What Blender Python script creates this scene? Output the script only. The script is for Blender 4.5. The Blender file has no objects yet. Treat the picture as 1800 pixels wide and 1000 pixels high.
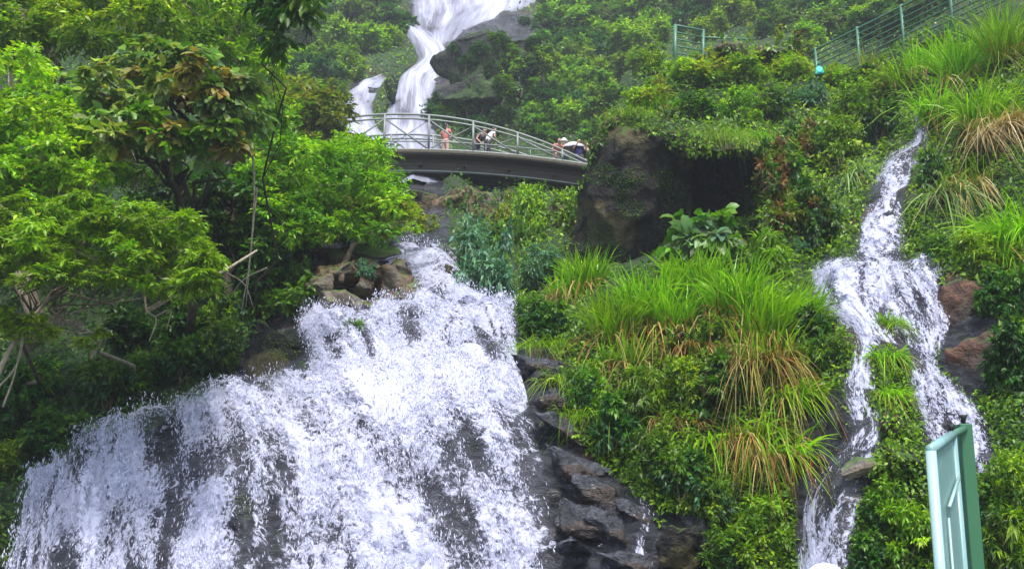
import bpy, bmesh, math, random
import numpy as np
from mathutils import Vector, Matrix, noise as mnoise
from mathutils.bvhtree import BVHTree

rng = np.random.default_rng(7)
random.seed(7)
S = bpy.context.scene
COL = S.collection

# ------------------------------------------------------------------ camera
PITCH = math.radians(12.0)
F = 1930.0                      # focal length in photograph pixels (1800 wide)
EYE = np.array([0.0, 0.0, 1.7])
CP, SP = math.cos(PITCH), math.sin(PITCH)
cam_d = bpy.data.cameras.new('camera'); cam = bpy.data.objects.new('camera', cam_d); COL.objects.link(cam)
cam.location = EYE; cam.rotation_euler = (math.pi / 2 + PITCH, 0, 0)
cam_d.sensor_width = 36; cam_d.lens = 36 * F / 1800; cam_d.clip_end = 2000; cam_d.clip_start = 0.05
S.camera = cam

def ray(px, py):
    a = (px - 900.0) / F; b = (500.0 - py) / F
    d = np.array([a, CP - b * SP, SP + b * CP]); return d
def P(px, py, Y):
    d = ray(px, py); return Vector(EYE + d * (Y / d[1]))
def proj(p):
    r = np.asarray(p) - EYE
    dep = r[..., 1] * CP + r[..., 2] * SP
    up = -r[..., 1] * SP + r[..., 2] * CP
    return 900 + F * r[..., 0] / dep, 500 - F * up / dep

# ------------------------------------------------------------------ helpers
def tag(o, label=None, cat=None, group=None, kind=None):
    if label: o['label'] = label
    if cat: o['category'] = cat
    if group: o['group'] = group
    if kind: o['kind'] = kind
    return o
def empty(name, loc, label=None, cat=None, group=None, rz=0):
    o = bpy.data.objects.new(name, None); COL.objects.link(o)
    o.location = loc; o.rotation_euler = (0, 0, rz); o.empty_display_size = .2
    return tag(o, label, cat, group)
def link(name, me, mat=None, parent=None):
    o = bpy.data.objects.new(name, me); COL.objects.link(o)
    if mat: me.materials.append(mat)
    if parent: o.parent = parent
    return o
def copy_tree(o, parent=None):
    c = o.copy(); COL.objects.link(c)
    if parent: c.parent = parent
    for ch in list(o.children): copy_tree(ch, c)
    return c
def mesh_np(name, V, faces_list, col=None, smooth=False, extra=None):
    """faces_list: list of (n,k) int arrays"""
    me = bpy.data.meshes.new(name)
    V = np.asarray(V, dtype=np.float32)
    me.vertices.add(len(V)); me.vertices.foreach_set('co', V.ravel())
    loops = np.concatenate([f.ravel() for f in faces_list]).astype(np.int32)
    tot = np.concatenate([np.full(len(f), f.shape[1], dtype=np.int32) for f in faces_list])
    st = np.concatenate([[0], np.cumsum(tot)[:-1]]).astype(np.int32)
    me.loops.add(len(loops)); me.loops.foreach_set('vertex_index', loops)
    me.polygons.add(len(tot)); me.polygons.foreach_set('loop_start', st); me.polygons.foreach_set('loop_total', tot)
    if smooth: me.polygons.foreach_set('use_smooth', np.ones(len(tot), dtype=bool))
    if col is not None:
        a = me.attributes.new('Col', 'FLOAT_COLOR', 'POINT')
        c4 = np.ones((len(V), 4), dtype=np.float32); c4[:, :3] = col
        a.data.foreach_set('color', c4.ravel())
    for nm, (typ, arr) in (extra or {}).items():
        a = me.attributes.new(nm, typ, 'POINT')
        a.data.foreach_set('value' if typ == 'FLOAT' else 'vector', np.asarray(arr, dtype=np.float32).ravel())
    me.update(); me.validate()
    return me
def nrm(v):
    return v / (np.linalg.norm(v, axis=-1, keepdims=True) + 1e-9)

def _hash(ix, iy, iz, seed):
    h = (ix * 374761393 + iy * 668265263 + iz * 2147483647 + seed * 974634777) & 0xffffffff
    h = ((h ^ (h >> 13)) * 1274126177) & 0xffffffff
    return ((h ^ (h >> 16)) & 0xffff) / 65535.0
def vnoise(p, seed=0):
    p = np.asarray(p, dtype=np.float64); i = np.floor(p).astype(np.int64); f = p - i
    f = f * f * (3 - 2 * f); r = 0
    for dx in (0, 1):
        for dy in (0, 1):
            for dz in (0, 1):
                w = (f[..., 0] if dx else 1 - f[..., 0]) * (f[..., 1] if dy else 1 - f[..., 1]) * (f[..., 2] if dz else 1 - f[..., 2])
                r = r + w * _hash(i[..., 0] + dx, i[..., 1] + dy, i[..., 2] + dz, seed)
    return r
def fbm(p, oc=4, seed=0):
    s = 0; a = .5; t = 0; p = np.asarray(p, dtype=np.float64)
    for k in range(oc):
        s = s + a * vnoise(p * 2 ** k, seed + k * 17); t += a; a *= .5
    return s / t * 2 - 1

# ------------------------------------------------------------------ materials
def new_mat(name):
    m = bpy.data.materials.new(name); m.use_nodes = True
    nt = m.node_tree; nt.nodes.clear()
    out = nt.nodes.new('ShaderNodeOutputMaterial'); return m, nt, out
def N(nt, typ, **kw):
    n = nt.nodes.new(typ)
    for k, v in kw.items():
        if k.startswith('i_'): n.inputs[k[2:].replace('_', ' ')].default_value = v
        else: setattr(n, k, v)
    return n
def mixc(nt, fac, a, b, blend='MIX'):
    n = nt.nodes.new('ShaderNodeMix'); n.data_type = 'RGBA'; n.blend_type = blend
    for s, v in ((0, fac), (6, a), (7, b)):
        if hasattr(v, 'is_linked') or hasattr(v, 'links'): nt.links.new(v, n.inputs[s])
        else: n.inputs[s].default_value = v if s == 0 else ((*v, 1) if len(v) == 3 else v)
    return n.outputs[2]
def mth(nt, op, a, b=0.0, c=None, clamp=False):
    n = nt.nodes.new('ShaderNodeMath'); n.operation = op; n.use_clamp = clamp
    for s, v in enumerate((a, b) if c is None else (a, b, c)):
        if hasattr(v, 'links'): nt.links.new(v, n.inputs[s])
        else: n.inputs[s].default_value = v
    return n.outputs[0]
def sstep(nt, v, lo, hi, t0=0.0, t1=1.0):
    n = nt.nodes.new('ShaderNodeMapRange'); n.interpolation_type = 'SMOOTHSTEP'
    nt.links.new(v, n.inputs[0]); n.inputs[1].default_value = lo; n.inputs[2].default_value = hi
    n.inputs[3].default_value = t0; n.inputs[4].default_value = t1
    return n.outputs[0]
def noise(nt, vec, scale, detail=4, rough=.6, dist=0.0):
    n = N(nt, 'ShaderNodeTexNoise'); n.inputs['Scale'].default_value = scale; n.inputs['Detail'].default_value = detail
    n.inputs['Roughness'].default_value = rough; n.inputs['Distortion'].default_value = dist
    if vec is not None: nt.links.new(vec, n.inputs['Vector'])
    return n.outputs[0]

def leaf_material(name, rough=.42, trans=.3, spec=.45):
    m, nt, out = new_mat(name)
    at = N(nt, 'ShaderNodeAttribute', attribute_name='Col')
    oi = N(nt, 'ShaderNodeObjectInfo')
    hs = N(nt, 'ShaderNodeHueSaturation')
    nt.links.new(at.outputs['Color'], hs.inputs['Color'])
    nt.links.new(sstep(nt, oi.outputs['Random'], 0, 1, .492, .508), hs.inputs['Hue'])
    nt.links.new(sstep(nt, oi.outputs['Random'], 0, 1, .85, 1.15), hs.inputs['Value'])
    hs.inputs['Saturation'].default_value = 1.05
    tc = N(nt, 'ShaderNodeTexCoord')
    v = noise(nt, tc.outputs['Object'], 5.0, 2)
    c = mixc(nt, 1.0, hs.outputs[0], mixc(nt, v, (.72, .75, .7), (1.25, 1.2, 1.15)), 'MULTIPLY')
    p = N(nt, 'ShaderNodeBsdfPrincipled'); nt.links.new(c, p.inputs['Base Color'])
    p.inputs['Roughness'].default_value = rough; p.inputs['Specular IOR Level'].default_value = spec
    t = N(nt, 'ShaderNodeBsdfTranslucent')
    nt.links.new(mixc(nt, 1.0, c, (1.35, 1.5, .6), 'MULTIPLY'), t.inputs['Color'])
    mx = N(nt, 'ShaderNodeMixShader'); mx.inputs[0].default_value = trans
    nt.links.new(p.outputs[0], mx.inputs[1]); nt.links.new(t.outputs[0], mx.inputs[2])
    nt.links.new(mx.outputs[0], out.inputs[0]); return m
M_LEAF = leaf_material('leaf', .42, .38)
M_GRASS = leaf_material('grass_blade', .4, .35, .4)
M_DEAD = leaf_material('dry_blade', .7, .2, .2)

def rough_mat(name, c1, c2, scale=6, rough=.8, bump=.4, spec=.3, moss=None, c3=None, stretch=(1, 1, 1), bdist=.05, c3at=(.48, .66), mossat=(.35, .85)):
    m, nt, out = new_mat(name)
    tc = N(nt, 'ShaderNodeTexCoord')
    mp = N(nt, 'ShaderNodeMapping'); nt.links.new(tc.outputs['Object'], mp.inputs[0]); mp.inputs['Scale'].default_value = stretch
    v = mp.outputs[0]
    n1 = noise(nt, v, scale, 6, .65); n2 = noise(nt, v, scale * .27, 3, .5)
    c = mixc(nt, sstep(nt, n1, .35, .68), c1, c2)
    if c3: c = mixc(nt, sstep(nt, n2, *c3at), c, c3)
    if moss:
        g = N(nt, 'ShaderNodeNewGeometry'); sx = N(nt, 'ShaderNodeSeparateXYZ'); nt.links.new(g.outputs['Normal'], sx.inputs[0])
        f = mth(nt, 'ADD', sx.outputs[2], mth(nt, 'MULTIPLY', mth(nt, 'SUBTRACT', n2, .5), 1.6))
        c = mixc(nt, sstep(nt, f, *mossat), c, mixc(nt, n1, moss, tuple(x * 2.0 for x in moss)))
    p = N(nt, 'ShaderNodeBsdfPrincipled'); nt.links.new(c, p.inputs['Base Color'])
    p.inputs['Roughness'].default_value = rough; p.inputs['Specular IOR Level'].default_value = spec
    b = N(nt, 'ShaderNodeBump'); b.inputs['Strength'].default_value = bump; b.inputs['Distance'].default_value = bdist
    nt.links.new(n1, b.inputs['Height']); nt.links.new(b.outputs[0], p.inputs['Normal'])
    nt.links.new(p.outputs[0], out.inputs[0]); return m
M_BARK = rough_mat('bark', (.10, .075, .05), (.25, .20, .15), 14, .85, .5, stretch=(1, 1, .35))
M_PALE = rough_mat('pale_bark', (.22, .19, .13), (.42, .36, .27), 18, .8, .4, stretch=(1, 1, .35))
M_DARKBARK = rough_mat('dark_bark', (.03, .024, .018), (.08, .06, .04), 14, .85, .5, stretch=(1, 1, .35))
M_BROWNROCK = rough_mat('brown_rock', (.045, .028, .016), (.24, .155, .085), 4.5, .55, 1.0, moss=(.05, .09, .015), c3=(.15, .13, .10), bdist=.18, mossat=(.6, 1.0))
M_REDROCK = rough_mat('red_rock', (.030, .018, .014), (.15, .075, .045), 5, .5, 1.0, c3=(.045, .04, .035), bdist=.15, moss=(.04, .08, .012), mossat=(.6, .95))
M_GREYROCK = rough_mat('grey_rock', (.08, .075, .07), (.26, .24, .21), 3, .5, .8, moss=(.04, .08, .012), c3=(.18, .14, .10), bdist=.12)
M_CRAG = rough_mat('crag_rock', (.010, .012, .013), (.04, .045, .04), 1.6, .7, 1.0, moss=(.03, .06, .01), c3=(.025, .05, .012), bdist=.6, c3at=(.44, .56))
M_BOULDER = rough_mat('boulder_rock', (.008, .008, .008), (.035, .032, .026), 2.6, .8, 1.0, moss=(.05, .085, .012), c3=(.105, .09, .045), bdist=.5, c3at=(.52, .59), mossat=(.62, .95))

def paint(name, c, rough=.4, metal=0.0, wear=.25, c2=(.2, .2, .18)):
    m, nt, out = new_mat(name)
    tc = N(nt, 'ShaderNodeTexCoord')
    n1 = noise(nt, tc.outputs['Object'], 7, 6, .7)
    cc = mixc(nt, sstep(nt, n1, .52, .75, 0, wear), c, c2)
    p = N(nt, 'ShaderNodeBsdfPrincipled'); nt.links.new(cc, p.inputs['Base Color'])
    p.inputs['Metallic'].default_value = metal
    nt.links.new(sstep(nt, n1, .3, .7, rough * .8, rough * 1.3), p.inputs['Roughness'])
    nt.links.new(p.outputs[0], out.inputs[0]); return m
M_STEEL = paint('galvanised_steel', (.19, .215, .205), .5, .2, .4, (.28, .27, .24))
M_BEAM = paint('dark_beam', (.030, .023, .013), .6, 0, .7, (.075, .055, .03))
M_DECK = paint('weathered_deck', (.075, .066, .043), .7, 0, .6, (.12, .10, .07))
M_RAIL = paint('green_rail', (.06, .17, .10), .45, 0, .3, (.2, .24, .2))
M_GATE = paint('pale_green_gate', (.19, .34, .34), .38, 0, .55, (.28, .40, .40))
M_GATEF = paint('pale_lit_frame', (.30, .45, .44), .3, .0, .3, (.3, .45, .42))  # gate paint made paler: light on the near upright put into its colour
M_GATED = paint('dark_green_post', (.03, .13, .06), .45, 0, .35, (.08, .16, .08))
M_CAP = paint('black_cap', (.012, .014, .014), .5)
M_TEAL = paint('teal_plastic', (.03, .38, .33), .3, 0, .6, (.25, .6, .55))
M_SKIN = paint('skin', (.48, .29, .20), .5, 0, .1)
M_HAIR = paint('black_hair', (.012, .010, .010), .4, 0, .1)
def cloth(name, c): return paint(name, c, .8, 0, .3, tuple(x * .75 for x in c))

def in_poly(px, py, poly):
    px = np.asarray(px, float); py = np.asarray(py, float); r = np.zeros(px.shape, bool)
    n = len(poly); j = n - 1
    for i in range(n):
        xi, yi = poly[i]; xj, yj = poly[j]
        c = ((yi > py) != (yj > py)) & (px < (xj - xi) * (py - yi) / (yj - yi + 1e-9) + xi)
        r ^= c; j = i
    return r

# ------------------------------------------------------------------ hillside: one sheet lofted through profiles
# every profile: rows of (pixel row, distance) from the valley floor to the top of the mountain
PX = [-1800, -600, 0, 150, 300, 450, 560, 700, 900, 965, 1050, 1150, 1300, 1420, 1500, 1600, 1700, 1800, 2400, 3600]
PR = {
 -1800: [(1150, 13), (900, 15), (820, 16), (800, 17), (600, 19), (420, 22), (250, 27), (100, 33), (-50, 40), (-150, 48), (-600, 80)],
 -600:  [(1100, 15), (960, 16), (900, 16.6), (860, 18), (640, 20), (440, 23), (280, 28), (130, 34), (-20, 42), (-120, 50), (-600, 80)],
 0:     [(1100, 16.2), (950, 17.2), (890, 17.9), (850, 19.5), (650, 21.5), (450, 25), (300, 30), (150, 36), (0, 44), (-100, 52), (-600, 85)],
 150:   [(1100, 16.2), (900, 17.2), (792, 18.1), (765, 19.8), (620, 22), (450, 25.5), (320, 31), (170, 38), (30, 50), (-60, 58), (-600, 95)],
 300:   [(1100, 16.2), (850, 17.2), (738, 18.3), (708, 20.2), (600, 22.5), (450, 26), (350, 33), (220, 44), (100, 58), (0, 70), (-600, 110)],
 450:   [(1100, 16.2), (830, 17.2), (700, 18.4), (672, 20.2), (550, 22.6), (440, 27), (335, 38), (225, 54), (110, 68), (0, 84), (-600, 120)],
 560:   [(1100, 16.2), (820, 17.2), (685, 18.4), (585, 20.2), (540, 22), (430, 27), (330, 39), (235, 56), (120, 69), (0, 88), (-600, 125)],
 700:   [(1100, 16.2), (810, 17.2), (690, 18.3), (560, 20.1), (538, 21.3), (440, 26), (330, 39), (245, 57), (130, 70), (0, 88), (-600, 125)],
 900:   [(1100, 16.2), (810, 17.1), (690, 18.0), (560, 20), (538, 21.3), (430, 28), (330, 39), (250, 56), (130, 67), (0, 86), (-600, 125)],
 965:   [(1100, 15.9), (840, 16.8), (690, 17.8), (590, 19.3), (530, 21.3), (430, 27), (340, 39), (250, 56), (130, 68), (0, 86), (-600, 125)],
 1050:  [(1100, 15.5), (850, 16.6), (650, 18.2), (540, 19.8), (450, 22.6), (405, 27), (440, 40), (250, 56), (130, 69), (0, 85), (-600, 120)],
 1150:  [(1100, 15.2), (850, 16.2), (650, 17.7), (530, 19.3), (440, 22.4), (125, 33), (160, 42), (115, 58), (50, 72), (-10, 82), (-600, 115)],
 1300:  [(1100, 14.8), (850, 15.8), (650, 17.2), (530, 19), (440, 22), (110, 33), (140, 42), (70, 60), (20, 73), (-60, 84), (-600, 115)],
 1420:  [(1100, 14.4), (850, 15.4), (650, 16.9), (540, 18.8), (440, 21.4), (118, 33), (145, 42), (50, 60), (0, 72), (-80, 84), (-600, 115)],
 1500:  [(1100, 13.8), (870, 14.6), (690, 15.7), (480, 18.3), (455, 19.8), (126, 31.5), (145, 42), (40, 60), (-20, 72), (-100, 84), (-600, 110)],
 1600:  [(1100, 13.6), (850, 14.5), (680, 15.6), (480, 18.2), (450, 19.5), (84, 29.5), (110, 42), (0, 58), (-60, 70), (-150, 82), (-600, 108)],
 1700:  [(1100, 13.2), (850, 14.1), (680, 15.3), (490, 17.8), (440, 19.2), (38, 27.5), (60, 40), (-60, 56), (-120, 68), (-200, 80), (-600, 104)],
 1800:  [(1100, 12.6), (850, 13.3), (680, 14.7), (490, 17), (410, 18.6), (-20, 25.5), (0, 36), (-100, 52), (-160, 66), (-250, 76), (-600, 100)],
 2400:  [(1100, 10.5), (850, 11.2), (680, 12.5), (480, 14.5), (380, 16), (-80, 22), (-80, 32), (-180, 46), (-240, 60), (-320, 70), (-700, 92)],
 3600:  [(1150, 7.5), (850, 8.2), (680, 9.5), (480, 11), (350, 12.5), (-120, 18), (-140, 27), (-240, 40), (-300, 52), (-400, 62), (-800, 84)],
}
xs = np.array(PX, dtype=float)
prof = np.array([PR[p] for p in PX], dtype=float)          # (cols, knots, 2)
grid_px = np.concatenate([np.arange(-1800, -90, 45), np.arange(-90, 1891, 7.0), np.arange(1900, 3601, 45)])
def smooth_interp(x, xp, fp):
    """monotone cubic through the profiles"""
    h = np.diff(xp); dl = np.diff(fp) / h; m = np.zeros_like(fp)
    for i in range(1, len(xp) - 1):
        if dl[i - 1] * dl[i] > 0:
            w1 = 2 * h[i] + h[i - 1]; w2 = h[i] + 2 * h[i - 1]
            m[i] = (w1 + w2) / (w1 / dl[i - 1] + w2 / dl[i])
    m[0], m[-1] = dl[0], dl[-1]
    k = np.clip(np.searchsorted(xp, x) - 1, 0, len(xp) - 2)
    t = (x - xp[k]) / h[k]
    return ((2 * t**3 - 3 * t**2 + 1) * fp[k] + (t**3 - 2 * t**2 + t) * h[k] * m[k] + (-2 * t**3 + 3 * t**2) * fp[k + 1] + (t**3 - t**2) * h[k] * m[k + 1])
K = prof.shape[1]
kn = np.zeros((len(grid_px), K, 3))
for k in range(K):
    py = smooth_interp(grid_px, xs, prof[:, k, 0]); Y = smooth_interp(grid_px, xs, prof[:, k, 1])
    a = (grid_px - 900) / F; b = (500 - py) / F
    dY = CP - b * SP
    kn[:, k, 0] = a * Y / dY; kn[:, k, 1] = Y; kn[:, k, 2] = EYE[2] + (SP + b * CP) * Y / dY
# valley floor in front, down to and behind the viewer, and a crest at the top
near = np.zeros((len(grid_px), 3, 3))
for j, (yy, zz) in enumerate(((-40.0, -0.6), (2.0, 0.0), (9.0, 0.05))):
    sc = yy if yy > 3 else (6 if j == 1 else 40)
    near[:, j, 0] = np.clip((grid_px - 900) / F, -1.4, 1.4) * max(sc, 6); near[:, j, 1] = np.minimum(yy, kn[:, 0, 1] - 2 - 2 * (2 - j)); near[:, j, 2] = zz
top = kn[:, -1:, :] + np.array([0, 30, 14])
top2 = kn[:, -1:, :] + np.array([0, 160, 10])
kn = np.concatenate([near, kn, top, top2], axis=1)
sub = [2, 3, 6, 26, 22, 22, 24, 26, 44, 30, 30, 30, 22, 24, 3, 3][:kn.shape[1] - 1]
rows = []
for s in range(kn.shape[1] - 1):
    for i in range(sub[s]):
        t = i / sub[s]; rows.append(kn[:, s] * (1 - t) + kn[:, s + 1] * t)
rows.append(kn[:, -1])
T = np.stack(rows, axis=1)                     # (cols, rows, 3)
for it in range(2):                            # round the profile knees a little
    T[:, 1:-1] = T[:, 1:-1] * .5 + .25 * (T[:, :-2] + T[:, 2:])
nc, nr = T.shape[:2]
_px, _py = proj(T + 1e-6)                      # the hollow the huge boulder stands in
hol = in_poly(_px, _py, [(1000, 462), (1010, 300), (1080, 195), (1345, 235), (1350, 440), (1200, 470)]) & (T[..., 1] > 18) & (T[..., 1] < 36)
hol = hol.astype(float)
for it in range(5): hol[1:-1, 1:-1] = (hol[1:-1, 1:-1] * 2 + hol[:-2, 1:-1] + hol[2:, 1:-1] + hol[1:-1, :-2] + hol[1:-1, 2:]) / 6
T = EYE + (T - EYE) * (1 + .24 * hol[..., None])
ids = np.arange(nc * nr).reshape(nc, nr)
TF = np.stack([ids[:-1, :-1], ids[1:, :-1], ids[1:, 1:], ids[:-1, 1:]], axis=-1).reshape(-1, 4)
def bvh_of(V, Fc): return BVHTree.FromPolygons([tuple(v) for v in V], [tuple(f) for f in Fc.tolist()])
bvh_base = bvh_of(T.reshape(-1, 3), TF)
def hit(px, py, tree):
    d = Vector(ray(px, py)).normalized()
    loc, n, idx, dist = tree.ray_cast(Vector(EYE), d)
    if loc is None: return None
    if n.dot(d) > 0: n = -n
    return loc, n

# ------------------------------------------------------------------ water courses (pixel outlines of left and right bank, upstream to downstream)
STRIPS = {
 'curtain': dict(l=[(526, 552), (524, 572), (532, 612), (540, 660), (534, 720)], r=[(912, 534), (914, 550), (908, 622), (925, 690), (940, 740)], off=.16, nu=110, nv=46, cov=.57),
 'fan': dict(l=[(28, 985), (14, 1055), (0, 1130)], r=[(905, 640), (930, 690), (945, 750), (958, 820), (975, 870), (988, 920), (995, 970), (1003, 1080), (1010, 1130)], off=.22, nu=230, nv=90, cov=.48,
    top=[(40, 985), (46, 940), (66, 885), (99, 832), (150, 787), (235, 750), (330, 720), (430, 692), (540, 664), (660, 648), (780, 640), (905, 640)],
    mid=[(14, 1055), (22, 1035), (42, 1005), (74, 975), (122, 950), (205, 930), (302, 915), (406, 900), (528, 890), (668, 880), (818, 875), (972, 870)],
    bot=[(0, 1130), (8, 1130), (25, 1130), (55, 1130), (105, 1130), (185, 1130), (280, 1130), (390, 1130), (520, 1130), (670, 1130), (840, 1130), (1010, 1130)]),
 'cascade': dict(l=[(690, 440), (703, 455), (715, 490), (745, 515), (770, 548)], r=[(772, 436), (800, 462), (815, 490), (835, 515), (880, 548)], off=.16, nu=40, nv=36, cov=.74),
 'side_feed': dict(l=[(625, 462), (650, 458), (680, 446), (705, 440)], r=[(640, 478), (660, 474), (690, 470), (712, 468)], off=.14, nu=16, nv=26, cov=.72),
 'stream_top': dict(kind='stream', l=[(1600, 205), (1606, 250), (1550, 288), (1522, 340), (1503, 400), (1488, 475)], r=[(1640, 200), (1634, 245), (1618, 285), (1606, 345), (1594, 400), (1592, 475)], off=.12, nu=44, nv=90, cov=.5),
 'stream_left': dict(kind='stream', l=[(1432, 462), (1428, 490), (1440, 545), (1495, 600), (1478, 690), (1480, 780), (1420, 880), (1405, 960), (1400, 1100)],
                     r=[(1580, 455), (1582, 505), (1552, 560), (1542, 630), (1542, 700), (1556, 770), (1540, 850), (1512, 950), (1495, 1100)], off=.13, nu=50, nv=150, cov=.52),
 'stream_ledge': dict(kind='stream', l=[(1434, 466), (1432, 500), (1446, 560), (1486, 612)], r=[(1662, 468), (1670, 520), (1666, 580), (1650, 630)], off=.09, nu=60, nv=40, cov=.40),
 'stream_right': dict(kind='stream', l=[(1530, 455), (1555, 500), (1582, 560), (1590, 630), (1588, 690), (1600, 760), (1625, 850), (1640, 960)],
                      r=[(1665, 470), (1672, 520), (1668, 580), (1650, 650), (1700, 690), (1745, 740), (1775, 820), (1790, 940)], off=.12, nu=50, nv=120, cov=.44),
 'slick': dict(l=[(925, 640), (948, 700), (962, 790), (985, 870), (1002, 960), (1010, 1110)], r=[(985, 635), (992, 700), (1020, 780), (1085, 850), (1110, 940), (1120, 1110)], off=.05, nu=40, nv=90, cov=.20),
 'trickle': dict(l=[(1118, 880), (1115, 930), (1112, 1000), (1108, 1060)], r=[(1146, 880), (1156, 930), (1150, 1000), (1146, 1060)], off=.1, nu=14, nv=40, cov=.58),
 'left_trickle': dict(l=[(474, 545), (448, 590), (425, 650), (405, 705)], r=[(492, 545), (470, 600), (450, 660), (432, 700)], off=.14, nu=12, nv=40, cov=.42),
 'high_fall': dict(l=[(716, -150), (720, -40), (722, 30), (728, 60), (745, 92), (752, 115)], r=[(985, -150), (965, -40), (935, 10), (838, 46), (788, 82), (774, 115)], off=.5, nu=60, nv=60, cov=.52),
 'high_chute': dict(l=[(680, 38), (708, 55), (730, 90), (732, 112), (702, 138), (686, 178), (672, 240), (668, 335)], r=[(760, 62), (784, 88), (784, 105), (776, 128), (764, 158), (760, 195), (772, 255), (785, 335)], off=.5, nu=36, nv=90, cov=.6),
 'high_arm': dict(l=[(662, 134), (622, 152), (600, 182), (588, 215), (582, 260), (578, 330)], r=[(680, 136), (664, 162), (654, 190), (662, 225), (690, 260), (700, 330)], off=.5, nu=28, nv=60, cov=.66),
}
def resample(pts, n):
    p = np.array(pts, dtype=float)
    # Catmull-Rom then even steps in index space so both banks stay matched
    t = np.linspace(0, len(p) - 1, n); i = np.clip(t.astype(int), 0, len(p) - 2); f = (t - i)[:, None]
    q = np.concatenate([[2 * p[0] - p[1]], p, [2 * p[-1] - p[-2]]])
    p0, p1, p2, p3 = q[i], q[i + 1], q[i + 2], q[i + 3]
    return .5 * (2 * p1 + (p2 - p0) * f + (2 * p0 - 5 * p1 + 4 * p2 - p3) * f**2 + (3 * p1 - p0 - 3 * p2 + p3) * f**3)
for nm, s in STRIPS.items():
    s['L'] = resample(s['l'], s['nv']); s['R'] = resample(s['r'], s['nv'])
ROCKY = [[(905, 560), (960, 600), (990, 660), (985, 720), (1010, 780), (1075, 830), (1130, 880), (1175, 960), (1190, 1100), (940, 1100)],   # slick dark rock right of the fall
         [(1410, 700), (1480, 690), (1500, 800), (1440, 880), (1400, 1000), (1400, 860)],
         [(1660, 480), (1720, 500), (1760, 580), (1760, 680), (1700, 700), (1650, 640)],
         [(760, 60), (800, 50), (900, 30), (960, 30), (950, 90), (880, 130), (870, 180), (780, 190), (765, 130)],
         [(540, 430), (700, 430), (720, 500), (790, 545), (560, 548)],
         [(470, 545), (540, 560), (530, 680), (420, 710), (395, 690)],
         [(1160, 900), (1240, 900), (1260, 1050), (1170, 1050)], [(690, 330), (780, 330), (790, 440), (700, 440)]]
WPOLY = [(s['top'] + s['r'] + s['bot'][::-1]) if 'top' in s else np.concatenate([s['L'] * (1 - k) + s['R'] * k, (s['R'] * (1 - k) + s['L'] * k)[::-1]]).tolist() for s in STRIPS.values() for k in (.13 if 'stream' in s.get('kind', '') else .0,)]
def wet_mask(px, py):
    m = np.zeros(np.shape(px), bool)
    for p in WPOLY + ROCKY: m |= in_poly(px, py, p)
    return m

# noise on the ground
Tv = T.reshape(-1, 3).copy()
du = np.zeros_like(T); dv = np.zeros_like(T)
du[1:-1] = T[2:] - T[:-2]; du[0] = T[1] - T[0]; du[-1] = T[-1] - T[-2]
dv[:, 1:-1] = T[:, 2:] - T[:, :-2]; dv[:, 0] = T[:, 1] - T[:, 0]; dv[:, -1] = T[:, -1] - T[:, -2]
TN = nrm(np.cross(du, dv).reshape(-1, 3))
TN[TN[:, 1] > 0.75] *= -1
tpx, tpy = proj(Tv + 1e-6)
front = Tv[:, 1] > 10
wm = wet_mask(tpx, tpy) & front
wmf = wm.reshape(nc, nr).astype(float)
for it in range(3):
    wmf[1:-1, 1:-1] = (wmf[1:-1, 1:-1] * 2 + wmf[:-2, 1:-1] + wmf[2:, 1:-1] + wmf[1:-1, :-2] + wmf[1:-1, 2:]) / 6
wmf = wmf.ravel()
amp = np.clip(Tv[:, 1] / 20, .6, 3.2)
sc = (1 / np.clip(Tv[:, 1] / 20, .8, 3))[:, None]
disp = fbm(Tv * .8 * sc, 4, 3) * .42 * amp * (1 - np.where(tpx > 1150, .6, .72) * wmf) + fbm(Tv * 3.4 * sc, 3, 11) * .09 * amp
# slabs and small ledges in the wet rock
led = np.abs(((Tv[:, 2] * 1.5 + fbm(Tv * .9, 3, 5) * 1.6) % 1.0) - .5) * 2
disp += wmf * (led - .5) * .16 + wmf * fbm(Tv * 1.7, 4, 23) * .22 * np.clip(amp, .6, 1.6)
disp[~front] *= .3
Tv = Tv + TN * disp[:, None]
me = mesh_np('hillside', Tv, [TF], smooth=True, extra={'rock': ('FLOAT', wmf)})

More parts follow.
